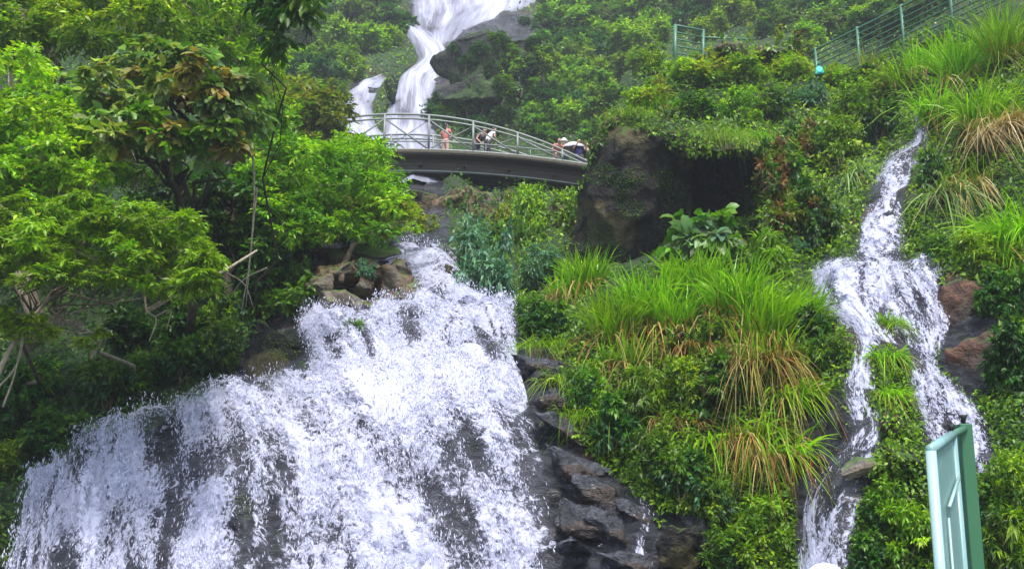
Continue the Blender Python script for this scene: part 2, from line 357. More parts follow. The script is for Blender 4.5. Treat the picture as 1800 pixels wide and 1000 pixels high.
def ground_material():
    m, nt, out = new_mat('hillside_ground')
    tc = N(nt, 'ShaderNodeTexCoord'); at = N(nt, 'ShaderNodeAttribute', attribute_name='rock')
    v = tc.outputs['Object']
    n1 = noise(nt, v, 2.6, 7, .66); n2 = noise(nt, v, .5, 4, .6); n3 = noise(nt, v, 14, 5, .7)
    soil = mixc(nt, sstep(nt, n1, .35, .65), (.012, .03, .006), (.035, .085, .012))
    soil = mixc(nt, sstep(nt, n2, .52, .7), soil, (.05, .04, .02))
    mp = N(nt, 'ShaderNodeMapping'); nt.links.new(v, mp.inputs[0]); mp.inputs['Scale'].default_value = (.8, .8, 2.0); mp.inputs['Rotation'].default_value = (.1, .5, 0)
    nl = noise(nt, mp.outputs[0], 1.7, 9, .66, 1.4)
    rock = mixc(nt, sstep(nt, nl, .36, .64), (.010, .011, .014), (.085, .088, .105))
    rock = mixc(nt, sstep(nt, n2, .57, .68), rock, mixc(nt, n3, (.05, .035, .028), (.15, .10, .075)))
    rock = mixc(nt, sstep(nt, n1, .58, .72), rock, (.025, .045, .012))
    f = mth(nt, 'ADD', at.outputs['Fac'], mth(nt, 'MULTIPLY', mth(nt, 'SUBTRACT', n3, .5), .6))
    f = sstep(nt, f, .35, .6)
    c = mixc(nt, f, soil, rock)
    p = N(nt, 'ShaderNodeBsdfPrincipled'); nt.links.new(c, p.inputs['Base Color'])
    nt.links.new(mth(nt, 'SUBTRACT', .85, mth(nt, 'MULTIPLY', f, .62)), p.inputs['Roughness'])
    b = N(nt, 'ShaderNodeBump'); b.inputs['Strength'].default_value = 1.0; b.inputs['Distance'].default_value = .3
    nt.links.new(mth(nt, 'ADD', nl, mth(nt, 'MULTIPLY', n3, .35)), b.inputs['Height']); nt.links.new(b.outputs[0], p.inputs['Normal'])
    nt.links.new(p.outputs[0], out.inputs[0]); return m
hill = link('hillside', me, ground_material())
tag(hill, 'steep wet green mountainside with the waterfall running down it', 'hillside', kind='structure')
bvh = bvh_of(Tv, TF)
ALLV = [Tv]; ALLF = [TF]           # ground and rocks together, for standing plants on them

# ------------------------------------------------------------------ water
BLOBS = [(640, 690, 90, 22, .22), (840, 680, 90, 30, .2),   # (px, py, rx, ry, change of foam cover) over the lower fall
 (770, 690, 180, 55, .26), (640, 730, 130, 50, .10), (285, 940, 30, 80, -.12), (355, 815, 18, 42, -.24), (440, 900, 28, 50, -.08), (200, 860, 110, 60, .08), (560, 880, 60, 120, .10), (640, 940, 60, 90, .12),
 (780, 930, 60, 60, -.08), (730, 860, 40, 40, -.06), (950, 850, 30, 150, .16), (860, 920, 40, 60, -.04), (600, 640, 60, 30, -.12), (720, 585, 40, 20, -.08), (890, 590, 22, 30, -.2), (485, 630, 30, 50, -.2),
 (690, 640, 60, 30, .1), (560, 570, 40, 20, .12), (800, 560, 60, 20, .1), (868, 640, 12, 22, -.3), (970, 720, 40, 60, -.15), (120, 930, 60, 80, .08)]
def water_material(name, scale_u, scale_v, sharp=.13, big=.9, fine=.75, soft=False, fu=3.2, fv=6.5, film_a=.14):
    m, nt, out = new_mat(name)
    fl = N(nt, 'ShaderNodeAttribute', attribute_name='flow'); cv = N(nt, 'ShaderNodeAttribute', attribute_name='cover')
    def mapped(su, sv, off):
        mp = N(nt, 'ShaderNodeMapping'); nt.links.new(fl.outputs['Vector'], mp.inputs[0])
        mp.inputs['Scale'].default_value = (su, sv, 1); mp.inputs['Location'].default_value = (off, off * .7, 0); return mp.outputs[0]
    n1 = noise(nt, mapped(scale_u, scale_v, 0), 1.0, 5, .62, .5)
    n2 = noise(nt, mapped(scale_u * fu, scale_v * fv, 3.1), 1.0, 5, .7, 1.1)
    n3 = noise(nt, mapped(scale_u * .3, scale_v * .5, 7.7), 1.0, 3, .5)
    val = mth(nt, 'ADD', cv.outputs['Fac'], mth(nt, 'MULTIPLY', mth(nt, 'SUBTRACT', n1, .5), big))
    val = mth(nt, 'ADD', val, mth(nt, 'MULTIPLY', mth(nt, 'SUBTRACT', n2, .5), fine))
    val = mth(nt, 'ADD', val, mth(nt, 'MULTIPLY', mth(nt, 'SUBTRACT', n3, .5), .3))
    al = sstep(nt, val, .5 - sharp, .5 + sharp)
    film = mth(nt, 'MULTIPLY', sstep(nt, cv.outputs['Fac'], .05, .45), sstep(nt, n3, .2, .8, film_a * .5, film_a * 1.3))
    al = mth(nt, 'MAXIMUM', al, film)
    p = N(nt, 'ShaderNodeBsdfPrincipled')
    p.inputs['Base Color'].default_value = (.60, .62, .79, 1); p.inputs['Roughness'].default_value = .45; p.inputs['Specular IOR Level'].default_value = .3
    b = N(nt, 'ShaderNodeBump'); b.inputs['Strength'].default_value = .25 if soft else .6; b.inputs['Distance'].default_value = .08
    nt.links.new(mth(nt, 'ADD', n2, n1), b.inputs['Height']); nt.links.new(b.outputs[0], p.inputs['Normal'])
    tl = N(nt, 'ShaderNodeBsdfTranslucent'); tl.inputs['Color'].default_value = (.85, .87, .95, 1)
    mx = N(nt, 'ShaderNodeMixShader'); mx.inputs[0].default_value = .25
    nt.links.new(p.outputs[0], mx.inputs[1]); nt.links.new(tl.outputs[0], mx.inputs[2])
    tr = N(nt, 'ShaderNodeBsdfTransparent')
    m2 = N(nt, 'ShaderNodeMixShader'); nt.links.new(al, m2.inputs[0]); nt.links.new(tr.outputs[0], m2.inputs[1]); nt.links.new(mx.outputs[0], m2.inputs[2])
    nt.links.new(m2.outputs[0], out.inputs[0]); return m
M_FALL = water_material('falling_water', 3.2, .9, .16, .8, 1.35, fu=3.6, fv=8, film_a=.05)
M_STREAM = water_material('stream_water', 5.5, 1.5, .12, 1.05, 1.2, fu=2.6, fv=5.5, film_a=.03)
M_HIGH = water_material('far_water', 2.2, .10, .42, 1.2, .35, True, fu=3, fv=2.5, film_a=.5)
WSURF = {}
def build_water(key, layer=0):
    s = STRIPS[key]; nu, nv = s['nu'], s['nv']
    t = np.linspace(0, 1, nu)
    PXY = s['L'][:, None] * (1 - t)[None, :, None] + s['R'][:, None] * t[None, :, None]      # (nv,nu,2)
    if 'top' in s:
        a, m_, b = (resample(s[k], nu) for k in ('top', 'mid', 'bot')); w = np.linspace(0, 1, nv)[:, None, None]
        PXY = a[None] * (2 * (w - .5) * (w - 1)) + m_[None] * (4 * w * (1 - w)) + b[None] * (2 * w * (w - .5))
    V = np.zeros((nv, nu, 3)); ok = np.zeros((nv, nu), bool)
    NN = np.zeros((nv, nu, 3))
    for i in range(nv):
        for j in range(nu):
            h = hit(PXY[i, j, 0], PXY[i, j, 1], bvh_base)
            if h: V[i, j] = h[0]; NN[i, j] = h[1]; ok[i, j] = True
    for it in range(6):
        NN[1:-1, 1:-1] = (NN[1:-1, 1:-1] + NN[:-2, 1:-1] + NN[2:, 1:-1] + NN[1:-1, :-2] + NN[1:-1, 2:])
        NN = nrm(NN)
        V[1:-1] = V[1:-1] * .6 + .2 * (V[:-2] + V[2:])
    us = np.linalg.norm(np.diff(V, axis=1), axis=-1); us = np.concatenate([np.zeros((nv, 1)), np.cumsum(us, 1)], 1)
    width = us[:, -1:].mean()
    u = t[None, :] * (us[:, -1:] * .5 + width * .5)
    vs = np.linalg.norm(np.diff(V, axis=0), axis=-1); v = np.concatenate([np.zeros((1, nu)), np.cumsum(vs, 0)], 0)
    edge = np.minimum(np.minimum(t, 1 - t)[None, :] * (us[:, -1:] + .001), 9)      # metres from the bank
    sD = np.clip(V[..., 1:2].mean() / 20, .7, 3)
    off = s['off'] * np.clip(edge / (.5 * sD) + .12, 0, 1)
    bumps = fbm(np.stack([u * 1.5 / sD, v * .9 / sD, np.full_like(u, layer * 9.)], -1), 5, 31 + layer) * (.26 if key in ('fan', 'curtain', 'cascade') else .10) * sD
    st = fbm(np.stack([u * 3.0 / sD, v * .7 / sD, np.zeros_like(u)], -1), 4, 57)
    V = V + NN * (off + bumps * np.clip(edge / .5, 0, 1) + layer * .10)[..., None]
    cov = np.full((nv, nu), s['cov'])
    if key in ('fan', 'curtain'):
        for bx, by, rx, ry, d in BLOBS:
            cov += d * np.exp(-((PXY[..., 0] - bx) / rx) ** 2 - ((PXY[..., 1] - by) / ry) ** 2)
    cov = cov + st * .42
    e = np.clip(edge / (.28 * sD), 0, 1) ** .6
    cov = cov - (1 - e) * .35
    vv = np.linspace(0, 1, nv)[:, None]
    if s.get('fade', key in ('stream_left', 'stream_right', 'curtain', 'high_chute', 'high_arm')):
        cov = cov - np.clip(1 - vv * 14, 0, 1) * .35
    if key == 'curtain': cov = cov - np.clip((vv - .8) * 5, 0, 1) * .4
    if key == 'stream_right': cov = cov - np.clip(.15 - np.abs(t[None, :] - .5), 0, 1) * 0.5
    ids = np.arange(nv * nu).reshape(nv, nu)
    Fq = np.stack([ids[:-1, :-1], ids[1:, :-1], ids[1:, 1:], ids[:-1, 1:]], -1).reshape(-1, 4)
    # drop quads torn across a silhouette
    Q = V.reshape(-1, 3)[Fq]; span = np.abs(Q[..., 1].max(1) - Q[..., 1].min(1))
    Fq = Fq[(span < (.55 if key == 'cascade' else 1.6) * sD) & ok.ravel()[Fq].all(1)]
    fl = np.stack([u + layer * 13.7, v + layer * 5.1, np.zeros_like(u)], -1).reshape(-1, 3)
    if layer == 0: WSURF[key] = (V, NN, cov, sD, st, ok)
    return V.reshape(-1, 3), Fq, fl, (cov - layer * .14).ravel()
def water_object(name, keys, mat, label, layers=1):
    Vs, Fs, fls, cvs, o = [], [], [], [], 0
    for k in keys:
        for l in range(layers):
            V, Fq, fl, cv = build_water(k, l); Vs.append(V); Fs.append(Fq + o); fls.append(fl); cvs.append(cv); o += len(V)
    me = mesh_np(name, np.concatenate(Vs), [np.concatenate(Fs)], smooth=True, extra={'flow': ('FLOAT_VECTOR', np.concatenate(fls)), 'cover': ('FLOAT', np.concatenate(cvs))})
    return tag(link(name, me, mat), label, 'waterfall', kind='structure')
water_object('waterfall', ['curtain', 'fan', 'cascade', 'side_feed', 'left_trickle', 'slick'], M_FALL, 'broad white lower waterfall fanning out over dark rock', 2)
water_object('waterfall', ['stream_top', 'stream_ledge', 'stream_left', 'stream_right', 'trickle'], M_STREAM, 'thin side cascade splitting in two over wet rock on the right', 2)
water_object('waterfall', ['high_fall', 'high_chute', 'high_arm'], M_HIGH, 'tall silky upper waterfall behind the bridge')

# spray thrown off the water
def spray():
    B, Dn, Lg = [], [], []
    for key, n in (('fan', 170000), ('curtain', 46000), ('cascade', 9000), ('stream_top', 16000), ('stream_ledge', 9000), ('stream_left', 20000), ('stream_right', 18000), ('left_trickle', 2500), ('trickle', 1500)):
        V, NN, cov, sD, st, ok = WSURF[key]; nv, nu = cov.shape
        fi = rng.uniform(0, nv - 1.001, n); fj = rng.uniform(1, nu - 2.001, n); i = fi.astype(int); j = fj.astype(int)
        area = np.linalg.norm(np.cross(V[i + 1, j] - V[i, j], V[i, j + 1] - V[i, j]), axis=-1)
        keep = (rng.random(n) < np.clip((cov[i, j] + st[i, j] * .45 - .24) * 1.9, .03, .85)) & (rng.random(n) < area / np.percentile(area, 90)) & ok[i, j] & ok[i + 1, j] & ok[i, j + 1]
        i, j, fi, fj = i[keep], j[keep], fi[keep], fj[keep]; a = (fi - i)[:, None]; b = (fj - j)[:, None]
        p = (V[i, j] * (1 - a) + V[i + 1, j] * a) * (1 - b) + (V[i, j + 1] * (1 - a) + V[i + 1, j + 1] * a) * b
        fdir = nrm(V[i + 1, j] - V[i, j]); big = key in ('fan', 'curtain', 'cascade')
        p = p + NN[i, j] * ((rng.random(len(i)) ** 2.0 * (.30 if big else .09)) - .03)[:, None] + rng.normal(0, .012, (len(i), 3))
        B.append(p); Dn.append(nrm(fdir * .8 + rng.normal(0, .26, p.shape) + [0, 0, -.45])); Lg.append((.007 + .024 * rng.random(len(i)) ** 2.8) * (1 if big else .7))
    p = np.concatenate(B); d = np.concatenate(Dn); L = np.concatenate(Lg)[:, None]
    a = nrm(np.cross(d, [0.3, 1, 0.1])); b = np.cross(d, a); w = rng.uniform(.25, .55, (len(p), 1))
    V = np.stack([p - d * L * 2.3, p + a * L * w, p + (b * .87 - a * .5) * L * w, p - (b * .87 + a * .5) * L * w, p + d * L * 1.7], 1)
    n = len(p); o = (np.arange(n) * 5)[:, None, None]
    t = np.array([[0, 2, 1], [0, 3, 2], [0, 1, 3], [4, 1, 2], [4, 2, 3], [4, 3, 1]])
    me = mesh_np('spray_drops', V.reshape(-1, 3), [(t[None] + o).reshape(-1, 3)], smooth=True)
    m, nt, out = new_mat('spray_drop'); q = N(nt, 'ShaderNodeBsdfPrincipled'); q.inputs['Base Color'].default_value = (.66, .68, .85, 1); q.inputs['Roughness'].default_value = .3
    tl = N(nt, 'ShaderNodeBsdfTranslucent'); tl.inputs['Color'].default_value = (.8, .82, .92, 1); mx = N(nt, 'ShaderNodeMixShader'); mx.inputs[0].default_value = .3
    nt.links.new(q.outputs[0], mx.inputs[1]); nt.links.new(tl.outputs[0], mx.inputs[2]); nt.links.new(mx.outputs[0], out.inputs[0])
    tag(link('spray_drops', me, m), 'white drops and clots of spray thrown off the falling water', 'spray', kind='stuff')
    print('DROPS', n)
spray()

# ------------------------------------------------------------------ rocks
def hull_mesh(name, pts, sub=3, amp=.12, scale=1.6, seed=0, remesh=0.0, groups=None):
    bm = bmesh.new()
    for g in (groups or [pts]):
        vs = [bm.verts.new(p) for p in g]
        r = bmesh.ops.convex_hull(bm, input=vs)
        bmesh.ops.delete(bm, geom=list({e for e in r['geom_interior'] if isinstance(e, bmesh.types.BMVert)}), context='VERTS')
    me = bpy.data.meshes.new(name); 
    bmesh.ops.recalc_face_normals(bm, faces=bm.faces)
    if not remesh:
        bmesh.ops.triangulate(bm, faces=bm.faces[:])
        bmesh.ops.subdivide_edges(bm, edges=bm.edges[:], cuts=2 ** sub - 1, use_grid_fill=True)
    bm.to_mesh(me); bm.free()
    if remesh:
        o = bpy.data.objects.new('work', me); COL.objects.link(o)
        md = o.modifiers.new('r', 'REMESH'); md.mode = 'VOXEL'; md.voxel_size = remesh
        dg = bpy.context.evaluated_depsgraph_get()
        me2 = bpy.data.meshes.new_from_object(o.evaluated_get(dg)); bpy.data.objects.remove(o); bpy.data.meshes.remove(me); me = me2; me.name = name
    n = len(me.vertices); V = np.zeros(n * 3, np.float32); me.vertices.foreach_get('co', V); V = V.reshape(-1, 3).astype(float)
    if remesh:
        pass
    c = V.mean(0); Nn = np.zeros(n * 3, np.float32); me.vertices.foreach_get('normal', Nn); Nn = Nn.reshape(-1, 3)
    if remesh:
        ed = np.zeros(len(me.edges) * 2, np.int32); me.edges.foreach_get('vertices', ed); ed = ed.reshape(-1, 2)
        for it in range(2):
            acc = np.zeros_like(V); cn = np.zeros(n)
            np.add.at(acc, ed[:, 0], V[ed[:, 1]]); np.add.at(acc, ed[:, 1], V[ed[:, 0]]); np.add.at(cn, ed[:, 0], 1); np.add.at(cn, ed[:, 1], 1)
            V = V * .5 + .5 * acc / np.maximum(cn, 1)[:, None]
    d = fbm(V * scale + seed * 7.3, 5, seed) * amp
    q = fbm(V * scale * .5 + seed * 3.3, 2, seed + 50)
    d += -np.abs(fbm(V * scale * 1.1 + seed, 3, seed + 90)) * amp * 1.3 + q * amp * .8
    V = V + Nn * d[:, None]
    me.vertices.foreach_set('co', V.astype(np.float32).ravel()); me.update()
    for p in me.polygons: p.use_smooth = True
    return me
def reg_collider(me, off=(0, 0, 0)):
    me.calc_loop_triangles()
    V = np.zeros(len(me.vertices) * 3, np.float32); me.vertices.foreach_get('co', V)
    Ft = np.zeros(len(me.loop_triangles) * 3, np.int32); me.loop_triangles.foreach_get('vertices', Ft)
    ALLV.append(V.reshape(-1, 3) + np.array(off)); ALLF.append(Ft.reshape(-1, 3))
def rock(label, px, py, Y, wpx, hpx, mat, seed, dep=1.0, name='rock', flat=0.0, tilt=0.0, npts=16):
    k = Y / F * .98; rx = wpx / 2 * k; rz = hpx / 2 * k; ry = max(rx, rz) * dep
    r = np.random.default_rng(seed + 100)
    d = nrm(r.normal(0, 1, (npts, 3))); 
    pts = d * [rx, ry, rz] * r.uniform(.85, 1.08, (npts, 1)) * 1.12
    if flat: pts[:, 2] = np.minimum(pts[:, 2], rz * (1 - flat))
    ca, sa = math.cos(tilt), math.sin(tilt)
    pts = np.stack([pts[:, 0] * ca - pts[:, 2] * sa, pts[:, 1], pts[:, 0] * sa + pts[:, 2] * ca], -1)
    m_ = hull_mesh(name, [tuple(p) for p in pts], sub=3 if wpx > 40 else 2, amp=.24 * min(rx, rz), scale=1.7 / min(rx, rz), seed=seed)
    o = link(name, m_, mat); o.location = P(px, py, Y) + Vector((0, ry * .35, 0)); tag(o, label, 'rock')
    reg_collider(m_, tuple(o.location)); return o
rock('rusty brown jagged rock at the left of the ledge above the main fall', 592, 490, 22.0, 92, 70, M_BROWNROCK, 1)
rock('dark low rock under the rusty brown one at the lip of the fall', 598, 526, 21.3, 90, 44, M_GREYROCK, 2)
rock('tall pointed grey-brown rock splitting the ledge above the main fall', 678, 500, 21.7, 84, 92, M_BROWNROCK, 3, tilt=.5, npts=11)
rock('flat pale slab beside the cascade on the lip of the fall', 748, 532, 21.3, 100, 30, M_GREYROCK, 4, flat=.2, tilt=-.2)
rock('low brown slab filling the lip below the pointed rock', 672, 536, 21.2, 110, 30, M_BROWNROCK, 5, flat=.2)
rock('smooth grey slab under the overhanging yellow-green branches', 648, 443, 24.6, 120, 46, M_GREYROCK, 6, flat=.1)
for q, (px, py, Y, w, h_, tl_) in enumerate([(560, 510, 21.6, 60, 60, .3), (622, 478, 22.2, 60, 50, -.3), (650, 480, 22.0, 46, 60, .6), (700, 478, 22.0, 50, 50, -.5), (728, 545, 21.1, 70, 26, -.1), (640, 546, 21.1, 80, 26, .1), (575, 538, 21.3, 60, 34, .2), (700, 520, 21.5, 70, 44, .4)]):
    o = rock('broken brown rock in the jumble on the ledge above the main fall', px, py, Y, w * 1.2, h_ * 1.15, M_BROWNROCK, 170 + q, npts=10, tilt=tl_); o['group'] = 'broken brown rocks on the ledge above the main fall'
rock('jagged brown rock wedged between the rusty rock and the pointed one', 640, 508, 21.8, 50, 56, M_BROWNROCK, 27, npts=10)
rock('small cracked rock leaning on the right foot of the pointed rock', 718, 508, 21.8, 44, 50, M_GREYROCK, 28, npts=10, tilt=.6)
rock('rust-stained rock at the back of the ledge under the yellow-green branches', 585, 455, 24.2, 80, 44, M_BROWNROCK, 29, npts=12)
rock('small mossy rock parting the cascade in two', 788, 484, 22.9, 44, 62, M_BOULDER, 7, tilt=.4)
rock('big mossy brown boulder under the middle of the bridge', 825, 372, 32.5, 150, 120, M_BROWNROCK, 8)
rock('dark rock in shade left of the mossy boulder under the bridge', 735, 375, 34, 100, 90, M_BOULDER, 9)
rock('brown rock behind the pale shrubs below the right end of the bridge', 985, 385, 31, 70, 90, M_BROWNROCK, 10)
rock('big reddish wet rock beside the right branch of the side cascade', 1712, 545, 16.9, 120, 130, M_REDROCK, 11, dep=.6)
rock('darker red rock low beside the right branch of the side cascade', 1735, 632, 15.7, 130, 110, M_REDROCK, 12, dep=.6)
rock('brown stone wedged between the two branches of the side cascade', 1590, 805, 14.4, 80, 60, M_REDROCK, 13, dep=.7)
rock('upright brown stone at the foot of the grassy strip between the branches', 1570, 745, 14.9, 44, 60, M_REDROCK, 14, dep=.7)
rock('flat grey stone stepping into the left branch of the side cascade', 1520, 818, 14.4, 76, 34, M_GREYROCK, 15, tilt=.35)
rock('mossy dark rock shoulder at the left edge of the main fall', 480, 625, 19.5, 120, 170, M_BOULDER, 16, dep=.5, npts=13)
rock('lower mossy rock below the dark shoulder at the left edge of the main fall', 462, 690, 18.9, 90, 60, M_BOULDER, 33, dep=.5, npts=12)
M_WET = rough_mat('wet_slab', (.010, .012, .016), (.075, .08, .10), 2.4, .22, 1.0, .5, c3=(.05, .036, .03), bdist=.2, stretch=(1, 1, 2.0), c3at=(.52, .6))
for q, (px, py, Y, w, h_, tl_) in enumerate([(948, 640, 18.3, 80, 40, -.2), (962, 705, 17.6, 90, 50, -.35), (985, 762, 17.05, 110, 60, -.4), (1010, 825, 16.7, 130, 64, -.45), (1052, 868, 16.45, 130, 60, -.5), (1035, 915, 16.2, 130, 70, -.4), (1085, 940, 16.0, 110, 60, -.5), (1040, 985, 15.9, 120, 70, -.35), (1120, 905, 16.0, 80, 40, -.6), (1105, 1000, 15.6, 120, 60, -.3)]):
    o = rock('dark wet slab in the bare rock strip right of the main fall', px, py, Y - .05, w * 1.2, h_ * 1.1, M_WET, 130 + q, dep=.5, tilt=tl_, npts=11); o['group'] = 'dark wet slabs right of the main fall'
for q, (px, py, Y, w, h_) in enumerate([(1690, 505, 17.6, 80, 60), (1740, 500, 17.6, 90, 80), (1700, 590, 16.9, 90, 70), (1760, 590, 16.9, 90, 90), (1690, 655, 16.0, 80, 60), (1768, 660, 15.9, 90, 80)]):
    o = rock('broken reddish brown block in the rock face right of the side cascade', px, py, Y - .1, w, h_, M_REDROCK, 150 + q, dep=.6, npts=10); o['group'] = 'reddish brown blocks right of the side cascade'
rock('rounded brown rock on the ridge beside the small green railing panel', 1285, 92, 31.6, 78, 44, M_BROWNROCK, 17)
rock('pinkish brown rock on the ridge left of the stair railing', 1362, 92, 32, 84, 46, M_REDROCK, 18)
rock('dark mossy crag beside the upper waterfall', 862, 105, 60, 210, 130, M_CRAG, 19, dep=.5)
rock('dark bare rock foot under the mossy crag beside the upper waterfall', 838, 160, 57, 170, 70, M_CRAG, 20, dep=.5, flat=.1)
rock('dark rock ledge between the left arm and the main upper waterfall', 690, 160, 62, 40, 70, M_CRAG, 21)
rock('dark earthy bank under the stair railing at the top right', 1640, 92, 27.4, 150, 60, M_BROWNROCK, 22, tilt=.45)
rock('dark wet rock at the bottom edge below the hanging dry grass', 1205, 965, 15.2, 90, 90, M_BOULDER, 23)
rock('small dark stone in the slick rock beside the main fall', 968, 668, 17.7, 44, 26, M_BOULDER, 24)
# the big overhanging boulder
G1 = [(1086, 188, 25.2), (1050, 250, 25.4), (1020, 330, 25.6), (998, 405, 25.8), (1008, 455, 26), (1092, 250, 24.3), (1102, 365, 24.7), (1085, 475, 25.4), (1190, 400, 26), (1215, 262, 24.9), (1190, 236, 24.8), (1110, 200, 31), (1020, 420, 30), (1230, 300, 31), (1215, 470, 27)]
G2 = [(1086, 194, 26.2), (1140, 236, 24.6), (1215, 268, 24.2), (1340, 268, 24.8), (1350, 225, 26.5), (1200, 190, 27), (1110, 196, 33), (1340, 215, 34), (1335, 270, 33), (1180, 275, 31), (1180, 268, 25.2)]
G3 = [(1180, 270, 28.6), (1345, 265, 29.6), (1355, 460, 27.6), (1180, 475, 26.6), (1180, 270, 34), (1350, 265, 34), (1360, 460, 33), (1190, 470, 33)]
bme = hull_mesh('boulder', None, amp=.24, scale=1.1, seed=41, remesh=.085, groups=[[tuple(P(*p)) for p in g] for g in (G1, G2, G3)])
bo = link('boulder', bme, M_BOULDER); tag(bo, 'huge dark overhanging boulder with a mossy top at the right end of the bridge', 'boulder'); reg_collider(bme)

def merged_bvh():
    o = 0; vs = []; fs = []
    for V, Fc in zip(ALLV, ALLF):
        vs += [tuple(v) for v in V]; fs += [tuple(int(i) + o for i in f) for f in Fc.tolist()]; o += len(V)
    return BVHTree.FromPolygons(vs, fs)
bvh_all = merged_bvh()

# ------------------------------------------------------------------ foliage builders
TPL_LEAF = (np.array([(0, 0, 0), (.5, 0, -.02), (1, 0, -.14), (.42, -.5, .07), (.42, .5, .07)]), np.array([[0, 4, 2, 1], [0, 1, 2, 3]]))
TPL_BIG = (np.array([(0, 0, 0), (.35, 0, -.02), (.7, 0, -.05), (1, 0, -.2), (.2, -.36, .05), (.55, -.5, .05), (.85, -.28, -.05), (.2, .36, .05), (.55, .5, .05), (.85, .28, -.05)]),
           np.array([[0, 7, 8, 1], [1, 8, 9, 2], [0, 1, 5, 4], [1, 2, 6, 5]]), np.array([[2, 9, 3], [2, 3, 6]]))
def leaf_batch(pos, d, n, L, W, col, tpl=TPL_LEAF):
    d = nrm(d); s = nrm(np.cross(d, n)); nn = np.cross(s, d)
    tv = tpl[0]; k = len(tv)
    V = pos[:, None] + d[:, None] * (tv[None, :, 0:1] * L[:, None, None]) + s[:, None] * (tv[None, :, 1:2] * W[:, None, None]) + nn[:, None] * (tv[None, :, 2:3] * L[:, None, None])
    o = (np.arange(len(pos)) * k)[:, None, None]
    return V.reshape(-1, 3), [(f[None] + o).reshape(-1, f.shape[1]) for f in tpl[1:]], np.repeat(col, k, axis=0)
def leaf_mesh(name, *a, **k):
    V, Fs, c = leaf_batch(*a, **k); return mesh_np(name, V, Fs, col=c)
def vary(c, n, amt=.25, hue=.12, r=rng):
    c = np.asarray(c, float); v = np.exp(r.normal(0, amt, (n, 1))); h = np.exp(r.normal(0, hue, (n, 3)) * [1, .4, 1])
    return c * v * h
def spray_leaves(clumps, tw, lv, L, wr, cols, droop=.3, tpl=TPL_LEAF, r=rng, shell=.35, upn=.9):
    """leafy twigs radiating inside every clump: (centre, radii)"""
    Ps, Ds, Ns, Ls, Cs = [], [], [], [], []
    for ci, (c, rad) in enumerate(clumps):
        c = np.asarray(c); rad = np.asarray(rad)
        u = nrm(r.normal(0, 1, (tw, 3)) + [0, 0, .12]); e = u * rad * r.uniform(.6, 1.1, (tw, 1))
        f = r.uniform(shell, 1, (tw, lv)); f[:, 0] = 1
        p = c + e[:, None] * f[..., None]
        p[..., 2] -= droop * .35 * np.linalg.norm(rad) * f ** 2 * .5
        td = nrm(u * rad)
        sd = nrm(np.cross(td, [0, 0, 1.]) + r.normal(0, .15, td.shape))
        sgn = np.where(np.arange(lv) % 2, 1, -1)
        d = td[:, None] * .7 + sd[:, None] * (sgn[None, :, None] * .8) + r.normal(0, .3, p.shape) + np.array([0, 0, -droop])
        d[:, 0] = td * 1.0 + [0, 0, -droop * .6]
        nn = np.array([0, 0, upn]) + r.normal(0, .38, p.shape) + u[:, None] * .3
        base = cols[r.integers(0, len(cols))]
        cc = vary(base, tw * lv, .28, .12, r) * math.exp(r.normal(0, .12))
        Ps.append(p.reshape(-1, 3)); Ds.append(d.reshape(-1, 3)); Ns.append(nn.reshape(-1, 3)); Cs.append(cc)
        Ls.append(L * r.uniform(.55, 1.2, tw * lv))
    Ls = np.concatenate(Ls)
    return leaf_batch(np.concatenate(Ps), np.concatenate(Ds), np.concatenate(Ns), Ls, Ls * wr, np.concatenate(Cs), tpl)

class MB:
    def __init__(s): s.v = []; s.f = []
    def tube(s, pts, radii, n=6, cap=True):
        pts = [Vector(p) for p in pts]; base = len(s.v); ref = Vector((.3, .2, 1))
        for i, p in enumerate(pts):
            t = (pts[min(i + 1, len(pts) - 1)] - pts[max(i - 1, 0)]).normalized()
            a = t.cross(ref if abs(t.dot(ref.normalized())) < .95 else Vector((1, 0, 0))).normalized(); b = t.cross(a)
            r = radii[i] if hasattr(radii, '__len__') else radii
            for k in range(n):
                an = 2 * math.pi * k / n; s.v.append(tuple(p + a * (r * math.cos(an)) + b * (r * math.sin(an))))
        for i in range(len(pts) - 1):
            for k in range(n):
                q = base + i * n; s.f.append((q + k, q + (k + 1) % n, q + n + (k + 1) % n, q + n + k))
        if cap:
            s.f.append(tuple(base + k for k in range(n - 1, -1, -1))); e = base + (len(pts) - 1) * n; s.f.append(tuple(e + k for k in range(n)))
        return s
    def box(s, c, size, rot=None):
        b = len(s.v); c = Vector(c); hx, hy, hz = [x / 2 for x in size]
        for x in (-hx, hx):
            for y in (-hy, hy):
                for z in (-hz, hz):
                    p = Vector((x, y, z)); p = rot @ p if rot else p; s.v.append(tuple(c + p))
        s.f += [tuple(b + i for i in q) for q in ((0, 1, 3, 2), (4, 6, 7, 5), (0, 4, 5, 1), (2, 3, 7, 6), (0, 2, 6, 4), (1, 5, 7, 3))]; return s
    def build(s, name, mat, parent=None, smooth=False, bevel=0):
        me = bpy.data.meshes.new(name); me.from_pydata(s.v, [], s.f); me.update()
        if smooth:
            for p in me.polygons: p.use_smooth = True
        o = link(name, me, mat, parent)
        if bevel:
            b = o.modifiers.new('bevel', 'BEVEL'); b.width = bevel; b.segments = 2
        return o
def curve_pts(a, b, n=6, sag=0.0, wob=.08, r=rng):
    a = np.asarray(a, float); b = np.asarray(b, float); L = np.linalg.norm(b - a); t = np.linspace(0, 1, n)[:, None]
    p = a * (1 - t) + b * t; p[:, 2] += sag * L * 4 * (t * (1 - t))[:, 0]
    p[1:-1] += r.normal(0, wob * L / n, (n - 2, 3)); return p
